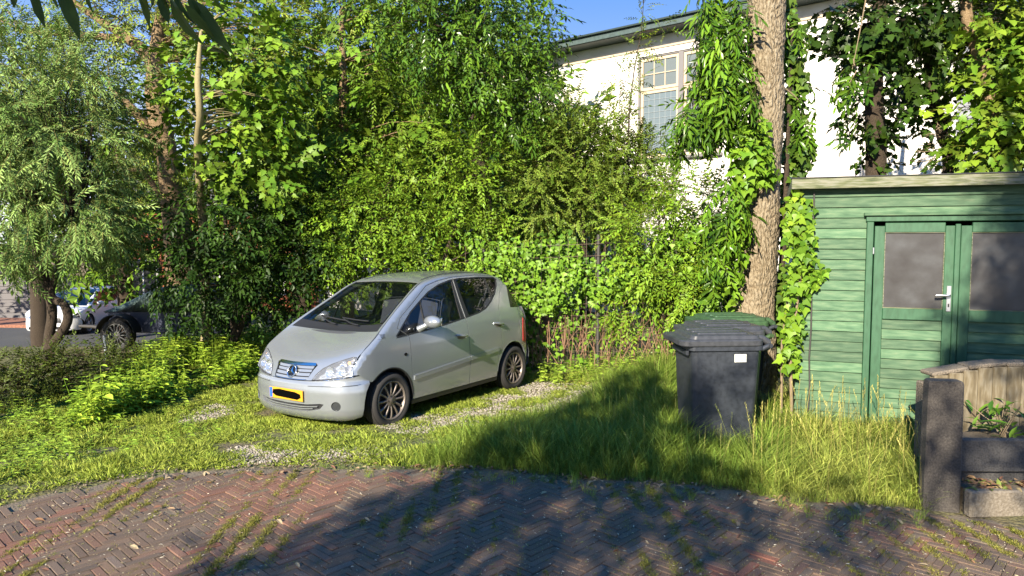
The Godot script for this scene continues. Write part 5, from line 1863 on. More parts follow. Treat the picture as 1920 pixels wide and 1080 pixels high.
func grasses() -> void:
	var tufts := []
	for k in 4: tufts.append(tuft(14, 0.14, 0.62, 0.007, 100 + k, 0.14))
	var lows := []
	for k in 4: lows.append(tuft(16, 0.5, 0.9, 0.05, 120 + k, 0.10))
	var stalks := [stalk(1), stalk(2), stalk(3)]
	var tall := zone([[745, 888], [900, 885], [1060, 904], [1300, 920], [1470, 942], [1450, 860], [1440, 800], [1260, 800], [1255, 700], [1130, 738], [1000, 800], [880, 850]])
	var tallm := mms(4)
	var on_bins := func(p: Vector3) -> bool: return p.x > 1.50 + (-5.95 - p.z) * 0.35 and p.x < 2.12 + (-5.95 - p.z) * 0.35 and p.z < -6.0 and p.z > -7.9
	scatter(tall, 950, func(p):
		if on_bins.call(p): return
		var n := lump.get_noise_2d(p.x * 12.0, p.z * 12.0)
		var hh := (0.27 + 0.12 * n + 0.06 * rng.randfn()) * smoothstep(-0.02, 0.35, edge(p.x) - p.z + 0.05)
		if hh < 0.05: return
		tallm[rng.randi() % 4].add(Basis(Vector3.UP, rng.randf() * TAU).scaled(Vector3(1.0, 1.0, 1.0) * hh * 1.15), p, gt(Color(0.10, 0.165, 0.028), Color(0.17, 0.215, 0.045))))
	scatter(zone([[560, 900], [850, 902], [1060, 925], [1300, 945], [1500, 975], [1730, 1000], [1735, 960], [1500, 935], [1300, 910], [1060, 893], [850, 876], [560, 872]], 0.0), 160, func(p):   # straggling tufts on the paving's edge
		if lump.get_noise_2d(p.x * 16.0, p.z * 16.0) < 0.05: return
		p.y = -0.01
		tallm[rng.randi() % 4].add(Basis(Vector3.UP, rng.randf() * TAU).scaled(Vector3.ONE * rng.randf_range(0.05, 0.15)), p, gt(Color(0.10, 0.165, 0.028), Color(0.20, 0.22, 0.05))))
	stuff("tall_grass", "tall green grass growing between the brick paving and the bins", "grass", "grass_tufts", tufts, tallm, M.grass)
	var dryz := zone([[1400, 938], [1560, 960], [1735, 985], [1745, 940], [1740, 755], [1560, 765], [1470, 775], [1430, 850]])
	var drym := mms(4)
	var stm := mms(3)
	scatter(dryz, 800, func(p):
		if p.z > edge(p.x) - 0.03 or on_bins.call(p): return
		var n := lump.get_noise_2d(p.x * 10.0 + 50.0, p.z * 10.0)
		var hh := (0.24 + 0.14 * n + 0.06 * rng.randfn()) * smoothstep(-0.02, 0.35, edge(p.x) - p.z + 0.08)
		if hh < 0.05: return
		drym[rng.randi() % 4].add(Basis(Vector3.UP, rng.randf() * TAU).scaled(Vector3(1.25, 1.0, 1.25) * hh), p, gt(Color(0.155, 0.21, 0.04), Color(0.26, 0.27, 0.075)))
		if rng.randf() < 0.06: stm[rng.randi() % 3].add(Basis(Vector3.UP, rng.randf() * TAU).scaled(Vector3.ONE * rng.randf_range(0.35, 0.62)), p, gt(Color(0.22, 0.20, 0.07), Color(0.30, 0.26, 0.10))))
	scatter(tall, 40, func(p):
		if on_bins.call(p): return
		stm[rng.randi() % 3].add(Basis(Vector3.UP, rng.randf() * TAU).scaled(Vector3.ONE * rng.randf_range(0.25, 0.5)), p, gt(Color(0.14, 0.16, 0.05), Color(0.22, 0.21, 0.08))))
	stuff("yellowing_grass", "tall yellowing sunlit grass along the foot of the green shed", "grass", "grass_tufts", tufts, drym, M.grass)
	stuff("grass_stalks", "thin seeding grass stalks standing above the tall grass", "grass", "stalks", stalks, stm, M.grass)
	# mown, patchy grass round the car
	var lawn := zone([[-200, 1010], [0, 955], [120, 922], [300, 893], [560, 880], [880, 884], [1010, 850], [1150, 790], [1260, 715], [1000, 690], [700, 650], [450, 640], [200, 690], [60, 740], [-120, 790], [-300, 900]])
	var lowm := mms(4)
	scatter(lawn, 900, func(p):
		if p.z > edge(p.x) - 0.02: return
		var g := gravel_amount(Vector2(p.x, p.z))
		var n := lump.get_noise_2d(p.x * 11.0, p.z * 11.0) + 0.18 * rng.randfn()
		if n < -0.28 + 0.30 * g: return
		var hh := clampf(0.045 + 0.09 * n + 0.012 * rng.randfn(), 0.02, 0.14) * (0.7 if g > 0.0 else 1.0)
		lowm[rng.randi() % 4].add(Basis(Vector3.UP, rng.randf() * TAU).scaled(Vector3(0.085, hh, 0.085)), p, gt(Color(0.17, 0.225, 0.035), Color(0.25, 0.27, 0.06))))
	stuff("short_grass", "short patchy sunlit grass around the silver car", "grass", "grass_tufts", lows, lowm, M.grass)
	# gravel stones
	var stones := []
	for k in 3:
		var sm := MB.new()
		sm.ball(Vector3.ZERO, Vector3(1.0, 0.6, 0.75), Transform3D(Basis(Vector3(0.3, 1, 0.2).normalized(), k * 1.1), Vector3.ZERO), 6, 4)
		for j in sm.v.size(): sm.v[j] *= 1.0 + 0.25 * lump.get_noise_3dv(sm.v[j] * 30.0 + Vector3.ONE * k * 9.0)
		stones.append(sm.mesh())
	var stom := mms(3)
	for z in gravel_zone:
		scatter(z, 1500, func(p):
			if p.z > edge(p.x): return
			if gravel_amount(Vector2(p.x, p.z)) + 0.5 * lump.get_noise_2d(p.x * 8.0 + 30.0, p.z * 8.0) + 0.2 * rng.randfn() < 0.45: return
			var s := rng.randf_range(0.006, 0.017)
			var g := rng.randf_range(0.55, 1.15)
			stom[rng.randi() % 3].add(Basis(Vector3.UP, rng.randf() * TAU).scaled(Vector3.ONE * s), p + Vector3.UP * 0.012, Color(0.43 * g, 0.375 * g, 0.30 * g)))
	scatter(zone([[-100, 985], [0, 955], [100, 925], [300, 893], [560, 880], [850, 880], [1060, 900], [1300, 915], [1300, 905], [1060, 878], [850, 852], [560, 850], [300, 866], [100, 900], [0, 925]], 0.0), 600, func(p):
		if lump.get_noise_2d(p.x * 14.0, p.z * 14.0) + 0.2 * rng.randfn() < 0.06: return
		var s := rng.randf_range(0.005, 0.014)
		var g := rng.randf_range(0.45, 1.1)
		stom[rng.randi() % 3].add(Basis(Vector3.UP, rng.randf() * TAU).scaled(Vector3.ONE * s), p + Vector3.UP * 0.015, Color(0.26 * g, 0.205 * g, 0.145 * g)))
	stuff("gravel", "pale loose gravel beside the silver car and along the paving edge", "gravel", "gravel_stones", stones, stom, M.stone)
	# litter of dry leaves and weeds in the joints
	var dl := [one_leaf("fine", 0.5, 3), one_leaf("fine", 0.35, 4)]
	var dm := mms(2)
	var stom2 := MM.new()
	var lit := func(p: Vector3) -> void:
		var c := [Color(0.22, 0.12, 0.06), Color(0.30, 0.20, 0.11), Color(0.16, 0.08, 0.05), Color(0.34, 0.26, 0.15)][rng.randi() % 4] as Color
		dm[rng.randi() % 2].add(frame(Vector3(rng.randfn(), 0.25 * rng.randfn(), rng.randfn()), Vector3.UP + rnd3() * 0.5, rng.randf_range(0.025, 0.07)), p + Vector3.UP * 0.025, c)
	scatter(zone([[200, 915], [560, 888], [850, 890], [1060, 910], [1300, 928], [1500, 955], [1740, 985], [1740, 960], [1500, 930], [1300, 905], [1060, 890], [850, 870], [560, 872], [200, 900]], 0.0), 150, lit)
	scatter(zone([[1060, 720], [1250, 730], [1330, 735], [1330, 690], [1020, 690]]), 160, lit)
	scatter(zone([[0, 1080], [1900, 1080], [1900, 1000], [1000, 905], [300, 905], [0, 970]], 0.0), 7, lit)
	scatter(zone([[-100, 1090], [2000, 1090], [1900, 990], [1300, 922], [1000, 892], [300, 900], [-100, 975]], 0.0), 420, func(p):   # straw, seeds and sand grains on the bricks
		var c := [Color(0.42, 0.35, 0.20), Color(0.30, 0.24, 0.13), Color(0.20, 0.15, 0.09), Color(0.50, 0.45, 0.33), Color(0.24, 0.24, 0.08)][rng.randi() % 5] as Color
		if rng.randf() < 0.35: dm[1].add(frame(Vector3(rng.randfn(), 0.1 * rng.randfn(), rng.randfn()), Vector3.UP + rnd3() * 0.4, rng.randf_range(0.010, 0.028)), p + Vector3.UP * 0.018, c)
		else: stom2.add(Basis(Vector3.UP, rng.randf() * TAU).scaled(Vector3.ONE * rng.randf_range(0.002, 0.005)), p + Vector3.UP * 0.012, c))
	stuff("sand_grains", "sand grains and seeds strewn over the brick paving", "grit", "grains", [stones[0]], [stom2], M.stone)
	stuff("dry_leaves", "brown dry leaves lying along the paving edge and below the ivy", "leaves", "fallen_leaves", dl, dm, M.dry)
	var jm := mms(4)
	for c in range(-34, 36):
		var x := c * 0.1499 + 0.075
		for k in 900:
			var z := rng.randf_range(-6.0, -2.6)
			var px := x + 0.014 * rng.randfn() + (z + 3.0) * 0.026
			if z > edge(px) + 0.02 and absf(px) < 4.5:
				var n := lump.get_noise_2d(px * 8.0 + 200.0, z * 5.0)
				if n + 0.22 * rng.randfn() < 0.16 - 0.18 * smoothstep(-1.2, 0.2, px): continue
				var s := rng.randf_range(0.010, 0.026) * (1.0 + maxf(n, 0.0))
				jm[rng.randi() % 4].add(Basis(Vector3.UP, rng.randf() * TAU).scaled(Vector3(s, s * 0.9, s)), Vector3(px, -0.008, z), gt(Color(0.13, 0.14, 0.03), Color(0.22, 0.19, 0.06)))
	stuff("joint_weeds", "small weeds growing in rows in the joints of the brick paving", "weeds", "weed_tufts", lows, jm, M.grass)
	# nettles and weeds along the left bank
	var ws := [weed(6, 0.32, 0.15, 1), weed(7, 0.28, 0.12, 2), weed(5, 0.4, 0.2, 3)]
	var wm := mms(3)
	scatter(zone([[110, 800], [200, 780], [330, 735], [470, 700], [520, 640], [560, 590], [420, 585], [330, 630], [240, 690], [150, 760]]), 300, func(p):
		var n := lump.get_noise_2d(p.x * 8.0, p.z * 8.0)
		if n < -0.12 + 0.1 * rng.randfn(): return
		var hh := clampf(0.20 + 0.34 * n + 0.10 * rng.randfn(), 0.08, 0.62)
		var b := Basis(Vector3.UP, rng.randf() * TAU).scaled(Vector3.ONE * hh)
		wm[rng.randi() % 3].add(b, p, gt(Color(0.12, 0.205, 0.022), Color(0.24, 0.31, 0.04))))
	scatter(zone([[1010, 705], [1060, 720], [1240, 720], [1260, 690], [1010, 680]]), 90, func(p):
		wm[rng.randi() % 3].add(Basis(Vector3.UP, rng.randf() * TAU).scaled(Vector3.ONE * rng.randf_range(0.08, 0.3)), p, gt(Color(0.12, 0.19, 0.025), Color(0.18, 0.24, 0.035))))
	scatter(zone([[-150, 960], [0, 930], [110, 890], [170, 830], [90, 760], [0, 740], [-200, 800]]), 55, func(p):
		wm[rng.randi() % 3].add(Basis(Vector3.UP, rng.randf() * TAU).scaled(Vector3.ONE * rng.randf_range(0.07, 0.26)), p, gt(Color(0.12, 0.19, 0.025), Color(0.18, 0.24, 0.035))))
	scatter(zone([[0, 915], [120, 890], [320, 860], [470, 800], [330, 740], [0, 850]]), 25, func(p):
		wm[rng.randi() % 3].add(Basis(Vector3.UP, rng.randf() * TAU).scaled(Vector3.ONE * rng.randf_range(0.08, 0.22)), p, gt(Color(0.12, 0.19, 0.025), Color(0.18, 0.24, 0.035))))
	stuff("bank_weeds", "bright leafy nettles and weeds along the left bank", "weeds", "weed_stems", ws, wm, M.leaf)

# ---------------------------------------------------------------- trees, hedge, ivy
func el(u: float, v: float, ru: float, rv: float, d: float, rd: float) -> Array:   # an ellipsoid of crown d metres away
	return [at(u, v, d), Vector3(ru * d / 1330.0, rv * d / 1330.0, rd)]

func tree(called: String, label: String, category: String, base: Vector3, lumps: Array, shoots: Array, m: Material, cfg: Dictionary, lines: Array, bark: Material, nbr: int, group := "", r0 := 0.018) -> Node3D:
	var o := thing(called, label, category, base, 0.0, group)
	var q := mms(shoots.size())
	var reach := []
	for l in lumps: crown(q, l[0][0], l[0][1], l[1], cfg, reach)
	if lines.size(): trunk(o, lines, bark, reach, nbr, r0)
	leaves(o, shoots, q, m)
	return o

func ivy_sheet(mm: Array, a: Vector3, b: Vector3, y0: float, y1: float, thick: float, n: int, sz: float, c1: Color, c2: Color, face: Vector3, keep: Callable) -> void:
	for k in n:
		var t := rng.randf()
		var p := a.lerp(b, t)
		p.y = rng.randf_range(y0, y1)
		if not keep.call(p, t): continue
		var dep := lump.get_noise_3dv(p * 11.0) * thick * 1.3 + rng.randf_range(-0.5, 0.5) * thick
		p += face * dep
		var nn := face + rnd3() * 0.55 + Vector3.UP * 0.35
		var dir := Vector3.DOWN * 0.7 + rnd3() * 0.7
		mm[rng.randi() % mm.size()].add(frame(dir, nn, sz * rng.randf_range(0.6, 1.25)), p, tint(c1, c2))

func greenery() -> void:
	var maple := []
	var elm := []
	var small := []
	var ash := []
	var willow := []
	var laurel := []
	for k in 3:
		maple.append(shoot(7, 0.36, 0.115, 0.0, "maple", 0.25, 200 + k))
		elm.append(shoot(9, 0.42, 0.105, 0.050, "leaf", 0.35, 210 + k))
		ash.append(shoot(11, 0.40, 0.085, 0.034, "leaf", 0.25, 220 + k))
		small.append(shoot(18, 0.34, 0.046, 0.028, "leaf", 0.15, 230 + k))
		willow.append(shoot(20, 0.34, 0.070, 0.015, "leaf", 0.30, 240 + k))
		laurel.append(shoot(9, 0.34, 0.150, 0.040, "fine", 0.55, 250 + k))
	var ivyl := [one_leaf("ivy", 1, 1), one_leaf("ivy", 1, 2), one_leaf("ivy", 1, 3)]
	var maplel := [one_leaf("maple", 1, 4), one_leaf("maple", 1, 5)]
	var longl := [one_leaf("fine", 0.27, 6), one_leaf("fine", 0.24, 7), one_leaf("fine", 0.30, 8)]
	var yg1 := Color(0.095, 0.16, 0.018)
	var yg2 := Color(0.16, 0.215, 0.03)
	var mg1 := Color(0.075, 0.14, 0.018)
	var mg2 := Color(0.13, 0.20, 0.025)
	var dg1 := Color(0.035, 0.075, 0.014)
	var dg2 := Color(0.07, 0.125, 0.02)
	# far mass of trees that closes the view
	var bd := 0
	for w in [[-150, 330, 330, 200, 24, "dense shaded tree closing the view at the far left edge", 500], [230, 400, 280, 150, 23, "dense green tree behind the leaning brown trunk", 700], [560, 270, 260, 270, 19, "tall light green tree behind the maple with the pale stem", 1500], [830, 250, 240, 280, 18.5, "tall green tree standing behind the dark drooping tree left of the house", 1500], [1010, 380, 120, 130, 15.5, "dark green bush against the left part of the white house wall", 450]]:
		var p := at(w[0], w[1], w[4])
		var base := Vector3(p.x, ground(p.x, p.z), p.z)
		tree("background_tree", w[5], "tree", base, [[el(w[0], w[1], w[2], w[3], w[4], 1.8), w[6]]], elm, M.leaf, {"c1": dg2, "c2": mg2, "size": 2.6, "freq": 0.8, "thr": -0.3, "core": 0.6}, [[[base, Vector3(p.x, p.y * 0.6, p.z), p], [0.25, 0.2, 0.08]]], M.bark_dark, 24, "trees closing the view")
	var bp := at(60, 240, 19.0)
	var bb := Vector3(bp.x, ground(bp.x, bp.z), bp.z)
	tree("background_tree", "mid green tree standing behind the silvery weeping tree at the left", "tree", bb, [[el(70, 250, 250, 120, 19.0, 1.6), 900]], elm, M.leaf, {"c1": dg2, "c2": mg2, "size": 2.0, "freq": 0.9, "thr": -0.25, "core": 0.6}, [[[bb, Vector3(bp.x, bp.y * 0.6, bp.z), bp], [0.25, 0.2, 0.08]]], M.bark_dark, 24, "trees closing the view")
	# A: silvery weeping tree on the left
	var b := at(98, 690, 10.6)
	var o := tree("weeping_willow", "silvery narrow-leaved weeping tree with a short forked trunk at the left", "tree", b,
		[[el(40, 150, 210, 100, 10.6, 1.3), 2000], [el(110, 250, 160, 120, 10.3, 1.2), 1500], [el(20, 380, 210, 120, 10.2, 1.2), 1700], [el(170, 370, 95, 130, 10.5, 0.9), 700], [el(60, 460, 120, 50, 10.3, 0.8), 300]],
		willow, M.leaf_soft, {"c1": Color(0.11, 0.175, 0.055), "c2": Color(0.25, 0.30, 0.15), "size": 1.25, "thr": 0.02, "freq": 1.3, "out": 0.8, "up": 0.0, "jit": 0.5},
		[[[b, at(92, 640, 10.6), at(98, 590, 10.6), at(90, 540, 10.6), at(60, 430, 10.6)], [0.10, 0.075, 0.07, 0.06, 0.03]], [[at(96, 650, 10.6), at(126, 605, 10.5), at(121, 572, 10.5), at(96, 545, 10.6), at(140, 430, 10.6)], [0.07, 0.068, 0.06, 0.05, 0.03]]], M.bark_dark, 60)
	# B: leaning brown trunk with bare limbs
	b = at(345, 560, 14.0)
	tree("leaning_tree", "leaning brown-trunked tree with bare twisted limbs and thin pale foliage", "tree", b,
		[[el(130, 40, 260, 110, 14.2, 1.6), 1200], [el(330, 20, 200, 140, 14.0, 1.5), 900], [el(470, 40, 160, 150, 14.4, 1.3), 800], [el(250, 230, 110, 150, 14.5, 1.0), 330], [el(620, 40, 150, 130, 14.8, 1.3), 700], [el(330, 300, 90, 160, 14.3, 0.8), 260]],
		ash, M.leaf, {"c1": Color(0.15, 0.19, 0.03), "c2": Color(0.24, 0.26, 0.06), "size": 1.05, "thr": 0.02, "freq": 1.1, "jit": 0.9},
		[[[b, at(335, 450, 14), at(322, 370, 14), at(312, 290, 13.9), at(292, 190, 13.8), at(288, 120, 13.8), at(245, 75, 13.8), at(190, 40, 13.7), at(90, -30, 13.6)], [0.30, 0.26, 0.22, 0.20, 0.19, 0.15, 0.10, 0.07, 0.04]],
		[[at(290, 130, 13.8), at(300, 40, 13.9), at(330, -80, 14)], [0.15, 0.10, 0.06]], [[at(245, 75, 13.8), at(160, 66, 13.8), at(40, 60, 13.8)], [0.09, 0.06, 0.03]], [[at(318, 330, 13.9), at(262, 220, 13.7), at(205, 165, 13.6)], [0.10, 0.08, 0.04]], [[at(330, 420, 14), at(270, 325, 13.8), at(225, 325, 13.7)], [0.07, 0.05, 0.03]]], M.bark_grey, 90, "", 0.022)
	# C: maple with a pale stem
	b = at(385, 640, 11.3)
	o = tree("maple", "young maple with a pale greenish stem and large lobed leaves", "tree", b,
		[[el(350, 150, 40, 70, 11.4, 0.4), 40], [el(465, 110, 100, 95, 11.3, 0.7), 210], [el(445, 230, 105, 75, 11.2, 0.7), 200], [el(335, 245, 45, 50, 11.3, 0.4), 40], [el(480, 305, 90, 60, 11.1, 0.6), 140], [el(430, 20, 100, 55, 11.4, 0.7), 90], [el(540, 200, 50, 80, 11.4, 0.6), 60]],
		maple, M.leaf, {"c1": mg1, "c2": yg2, "size": 0.95, "thr": -0.04, "freq": 1.6, "up": -0.1},
		[[[b, at(382, 450, 11.7), at(371, 290, 11.0), at(375, 215, 10.55), at(371, 150, 10.55), at(377, 60, 10.9)], [0.08, 0.068, 0.056, 0.052, 0.046, 0.025]], [[at(374, 225, 10.6), at(352, 205, 10.55)], [0.03, 0.015]]], M.bark_pale, 40, "", 0.02)
	leaf_parts(o, maplel, leaf_mats(M.leaf, yg1, yg2), at(440, 190, 11.2), Vector3(1.15, 1.4, 0.8), 170, 0.13)
	# D: dark drooping tree in the middle
	b = at(900, 640, 12.4)
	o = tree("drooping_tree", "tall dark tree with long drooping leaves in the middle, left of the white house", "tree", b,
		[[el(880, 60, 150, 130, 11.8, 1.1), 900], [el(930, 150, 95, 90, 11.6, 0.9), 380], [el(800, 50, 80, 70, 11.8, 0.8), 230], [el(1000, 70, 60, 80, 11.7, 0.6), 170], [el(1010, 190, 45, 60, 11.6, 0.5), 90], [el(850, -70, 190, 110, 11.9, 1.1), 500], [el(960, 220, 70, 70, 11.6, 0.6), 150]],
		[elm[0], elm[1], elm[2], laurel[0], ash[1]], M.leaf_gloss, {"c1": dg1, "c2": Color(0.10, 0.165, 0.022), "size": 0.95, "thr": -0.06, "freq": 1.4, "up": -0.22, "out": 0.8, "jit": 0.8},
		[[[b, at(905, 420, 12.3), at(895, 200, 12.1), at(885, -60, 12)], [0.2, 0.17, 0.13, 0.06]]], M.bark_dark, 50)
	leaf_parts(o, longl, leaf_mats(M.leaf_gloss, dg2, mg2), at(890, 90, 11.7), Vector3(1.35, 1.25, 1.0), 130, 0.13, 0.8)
	# E: lighter trees between
	b = at(650, 620, 13.2)
	tree("light_tree", "light green leafy tree between the maple and the dark drooping tree", "tree", b,
		[[el(640, 110, 140, 150, 13.0, 0.9), 900], [el(760, 210, 90, 110, 12.6, 0.8), 480], [el(620, 240, 120, 110, 12.9, 0.8), 560], [el(570, 360, 130, 110, 12.6, 0.9), 480], [el(720, 330, 120, 130, 12.6, 0.9), 560], [el(700, 30, 110, 130, 13.4, 1.0), 520]],
		ash + [elm[0]] + [maple[1]], M.leaf, {"c1": mg1, "c2": yg2, "size": 1.1, "thr": 0.03, "freq": 1.2, "up": -0.1}, [[[b, at(655, 420, 13.2), at(645, 200, 13.2), at(640, 20, 13.2)], [0.13, 0.11, 0.09, 0.04]]], M.bark_grey, 50)
	# F: understorey left of the car, leaf colour darkened to stand for shade
	b = at(440, 640, 11.6)
	tree("hazel_bush", "broad-leaved bush with leaves coloured dark for shade behind the car bonnet", "bush", b,
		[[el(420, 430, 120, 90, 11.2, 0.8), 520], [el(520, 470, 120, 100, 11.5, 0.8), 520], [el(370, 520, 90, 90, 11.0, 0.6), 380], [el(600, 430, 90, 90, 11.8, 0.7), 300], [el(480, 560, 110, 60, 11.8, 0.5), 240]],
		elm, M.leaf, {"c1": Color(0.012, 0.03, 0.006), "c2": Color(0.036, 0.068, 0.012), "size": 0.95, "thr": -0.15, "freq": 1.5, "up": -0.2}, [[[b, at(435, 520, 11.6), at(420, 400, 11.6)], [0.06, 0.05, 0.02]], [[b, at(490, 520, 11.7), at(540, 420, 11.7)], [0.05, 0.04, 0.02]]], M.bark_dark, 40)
	# G: bright shrubs behind the car
	b = at(800, 640, 11.9)
	o = tree("privet_shrub", "bright green shrub mass right behind the silver car roof", "bush", b,
		[[el(690, 400, 110, 90, 11.7, 0.6), 700], [el(790, 400, 110, 110, 11.7, 0.6), 850], [el(890, 330, 90, 100, 11.7, 0.6), 640], [el(640, 480, 70, 70, 11.6, 0.5), 330], [el(860, 460, 110, 70, 11.6, 0.5), 520], [el(740, 500, 130, 50, 11.5, 0.5), 420]],
		[ash[0], ash[1], elm[1], elm[2]], M.leaf, {"c1": mg2, "c2": Color(0.155, 0.225, 0.028), "size": 0.85, "thr": 0.03, "freq": 1.5}, [[[b, at(760, 520, 11.8), at(700, 400, 11.8)], [0.05, 0.04, 0.015]], [[b, at(830, 500, 11.8), at(880, 340, 11.8)], [0.05, 0.04, 0.015]]], M.bark_dark, 60)
	leaf_parts(o, longl, leaf_mats(M.leaf, mg1, yg1), at(800, 400, 11.6), Vector3(1.5, 0.95, 0.7), 110, 0.10, 0.1)
	# H: hawthorn below the window and a thin sapling in front of it
	b = at(1090, 640, 11.9)
	tree("hawthorn", "small-leaved reddish-tinged hawthorn below the left house window", "bush", b,
		[[el(1080, 285, 100, 64, 11.8, 0.6), 1100], [el(1185, 325, 80, 75, 11.7, 0.5), 1000], [el(1020, 350, 60, 90, 11.7, 0.5), 700], [el(1110, 380, 120, 60, 11.6, 0.5), 1000], [el(1060, 220, 60, 44, 11.9, 0.4), 260], [el(1235, 350, 40, 40, 11.6, 0.4), 200]],
		small, M.leaf, {"c1": Color(0.085, 0.135, 0.02), "c2": Color(0.16, 0.195, 0.045), "size": 1.0, "thr": -0.10, "freq": 2.0, "jit": 1.0}, [[[b, at(1095, 470, 11.8), at(1080, 320, 11.8)], [0.05, 0.04, 0.015]], [[b, at(1140, 450, 11.8), at(1185, 320, 11.7)], [0.04, 0.03, 0.012]]], M.bark_dark, 110, "", 0.010)
	b = at(1172, 640, 11.4)
	tree("sapling", "thin upright sapling rising in front of the left edge of the house window", "tree", b,
		[[el(1165, 255, 32, 50, 11.4, 0.3), 75], [el(1172, 165, 32, 44, 11.4, 0.3), 60], [el(1196, 88, 30, 22, 11.4, 0.25), 20], [el(1235, 50, 30, 10, 11.4, 0.2), 9], [el(1207, 20, 12, 34, 11.4, 0.15), 14], [el(1150, 190, 30, 30, 11.4, 0.3), 30]],
		ash, M.leaf, {"c1": Color(0.09, 0.15, 0.02), "c2": Color(0.19, 0.21, 0.04), "size": 0.72, "thr": -0.4, "freq": 1.8}, [[[b, at(1178, 420, 11.4), at(1178, 250, 11.4), at(1188, 140, 11.4), at(1202, 60, 11.4), at(1208, -20, 11.4)], [0.02, 0.016, 0.013, 0.010, 0.007, 0.004]]], M.bark_dark, 22, "", 0.008)
	# I: wire fence overgrown with ivy
	var fa := Vector3(-0.75, 0, -11.45)
	var fb := Vector3(3.3, 0, -9.75)
	var face := Vector3(-(fb.z - fa.z), 0, fb.x - fa.x).normalized()
	if face.z < 0: face = -face
	fa.y = ground(fa.x, fa.z)
	fb.y = ground(fb.x, fb.z)
	var fence := thing("wire_fence", "rusty square-mesh wire fence showing below the ivy right of the silver car", "fence", fa)
	var fl := fa.distance_to(fb)
	var fx := (fb - fa).normalized()
	for k in 30:
		var mb := MB.new()
		var p := fx * (k * 0.145)
		mb.tube([p, p + Vector3(0, 0.9, 0), p + Vector3(0, 2.0, 0)], [0.0035, 0.0035, 0.0035], 5)
		build("upright_wire", mb, M.wire, fence)
	for k in 11:
		var mb := MB.new()
		mb.tube([Vector3(0, 0.12 + k * 0.18, 0) + face * 0.006, fx * fl * 0.5 + Vector3(0, 0.115 + k * 0.18, 0) + face * 0.006, fx * fl + Vector3(0, 0.12 + k * 0.18, 0) + face * 0.006], [0.0035, 0.0035, 0.0035], 5)
		build("level_wire", mb, M.wire, fence)
	for k in 3:
		var mb := MB.new()
		var p := fx * (0.3 + k * 1.9) - face * 0.05
		mb.tube([p, p + Vector3(0, 2.05, 0)], [0.03, 0.03], 8)
		build("fence_post", mb, M.steel_dark, fence)
	var hedge := thing("ivy_hedge", "bright ivy hedge hanging over the wire fence right of the car", "hedge", fa)
	var hm := mms(3)
	var open_low := func(p: Vector3, t: float) -> bool:
		var y := p.y - ground(p.x, p.z)
		var lowline := 0.95 + 0.22 * lump.get_noise_2d(p.x * 9.0, 3.0)
		if t > 0.26 and t < 0.70 and y < lowline: return rng.randf() < (0.22 if y > 0.35 else 0.10)
		if t >= 0.70 and y < 0.25: return rng.randf() < 0.4
		var top := 2.05 + 0.25 * lump.get_noise_2d(p.x * 6.0, 9.0) - (0.55 * smoothstep(0.36, 0.50, t) * (1.0 - smoothstep(0.66, 0.78, t)))
		return y < top + 0.1 * rng.randfn()
	ivy_sheet(hm, fa, fb, fa.y, 2.3, 0.42, 10500, 0.068, Color(0.085, 0.155, 0.018), Color(0.145, 0.215, 0.028), face, open_low)
	ivy_sheet(hm, fa - face * 0.22, fb - face * 0.22, fa.y, 2.1, 0.14, 5000, 0.08, dg1, dg2, face, open_low)  # inner ivy layer coloured darker to imitate shade inside the hedge
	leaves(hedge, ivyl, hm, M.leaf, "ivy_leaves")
	var hmats := leaf_mats(M.leaf, Color(0.085, 0.155, 0.018), Color(0.145, 0.215, 0.028))
	for k in 250:
		var p := fa + fx * fl * rng.randf_range(0.2, 0.98)
		p.y = rng.randf_range(0.85, 2.0)
		if not open_low.call(p, (p - fa).dot(fx) / fl): continue
		var lf := put("leaf", ivyl[rng.randi() % 3], hmats[rng.randi() % 4], hedge)
		lf.transform = Transform3D(frame(Vector3.DOWN * 0.7 + rnd3() * 0.7, face + Vector3.UP * 0.4 + rnd3() * 0.4, rng.randf_range(0.06, 0.092)), p + face * rng.randf_range(0.16, 0.30) - fa)
	var tw := MB.new()
	for k in 120:   # bare twigs where the ivy has no leaves
		var t := rng.randf_range(0.24, 0.76)
		var p := fx * fl * t + face * rng.randf_range(-0.12, 0.14)
		var y0 := rng.randf_range(0.0, 0.4)
		var q := p + Vector3.UP * (y0 + rng.randf_range(0.3, 0.8)) + fx * rng.randfn() * 0.16 + face * rng.randfn() * 0.06
		limb(tw, p + Vector3.UP * y0, q, rng.randf_range(0.004, 0.009), 0.002, 0.05, 4)
	build("bare_twigs", tw, M.twig_dry, hedge).set_meta("kind", "stuff")
	# J: shrub between hedge and trunk
	b = at(1250, 660, 10.4)
	o = tree("elder_bush", "fresh green ash-leaved bush left of the thick tree trunk, in front of the pale wall", "bush", b,
		[[el(1235, 430, 85, 60, 10.3, 0.5), 330], [el(1290, 500, 75, 50, 10.2, 0.45), 280], [el(1225, 500, 60, 50, 10.3, 0.45), 200], [el(1330, 400, 55, 60, 10.3, 0.4), 220], [el(1290, 360, 60, 40, 10.4, 0.4), 110], [el(1190, 560, 80, 50, 10.4, 0.4), 200], [el(1310, 560, 70, 50, 10.1, 0.4), 220]],
		ash, M.leaf, {"c1": Color(0.11, 0.185, 0.022), "c2": Color(0.18, 0.25, 0.03), "size": 0.95, "thr": -0.12, "freq": 1.9, "up": -0.1}, [[[b, at(1245, 540, 10.3), at(1235, 420, 10.3)], [0.04, 0.03, 0.01]], [[b, at(1290, 560, 10.3), at(1310, 440, 10.2)], [0.035, 0.025, 0.01]]], M.bark_dark, 50, "", 0.010)
	leaf_parts(o, longl, leaf_mats(M.leaf, Color(0.11, 0.185, 0.022), Color(0.18, 0.25, 0.03)), at(1255, 460, 10.2), Vector3(0.7, 0.6, 0.5), 90, 0.105, 0.3)
	# K: the thick trunk with laurel-like sprays and ivy
	b = at(1410, 660, 8.9)
	b.y = 0.0
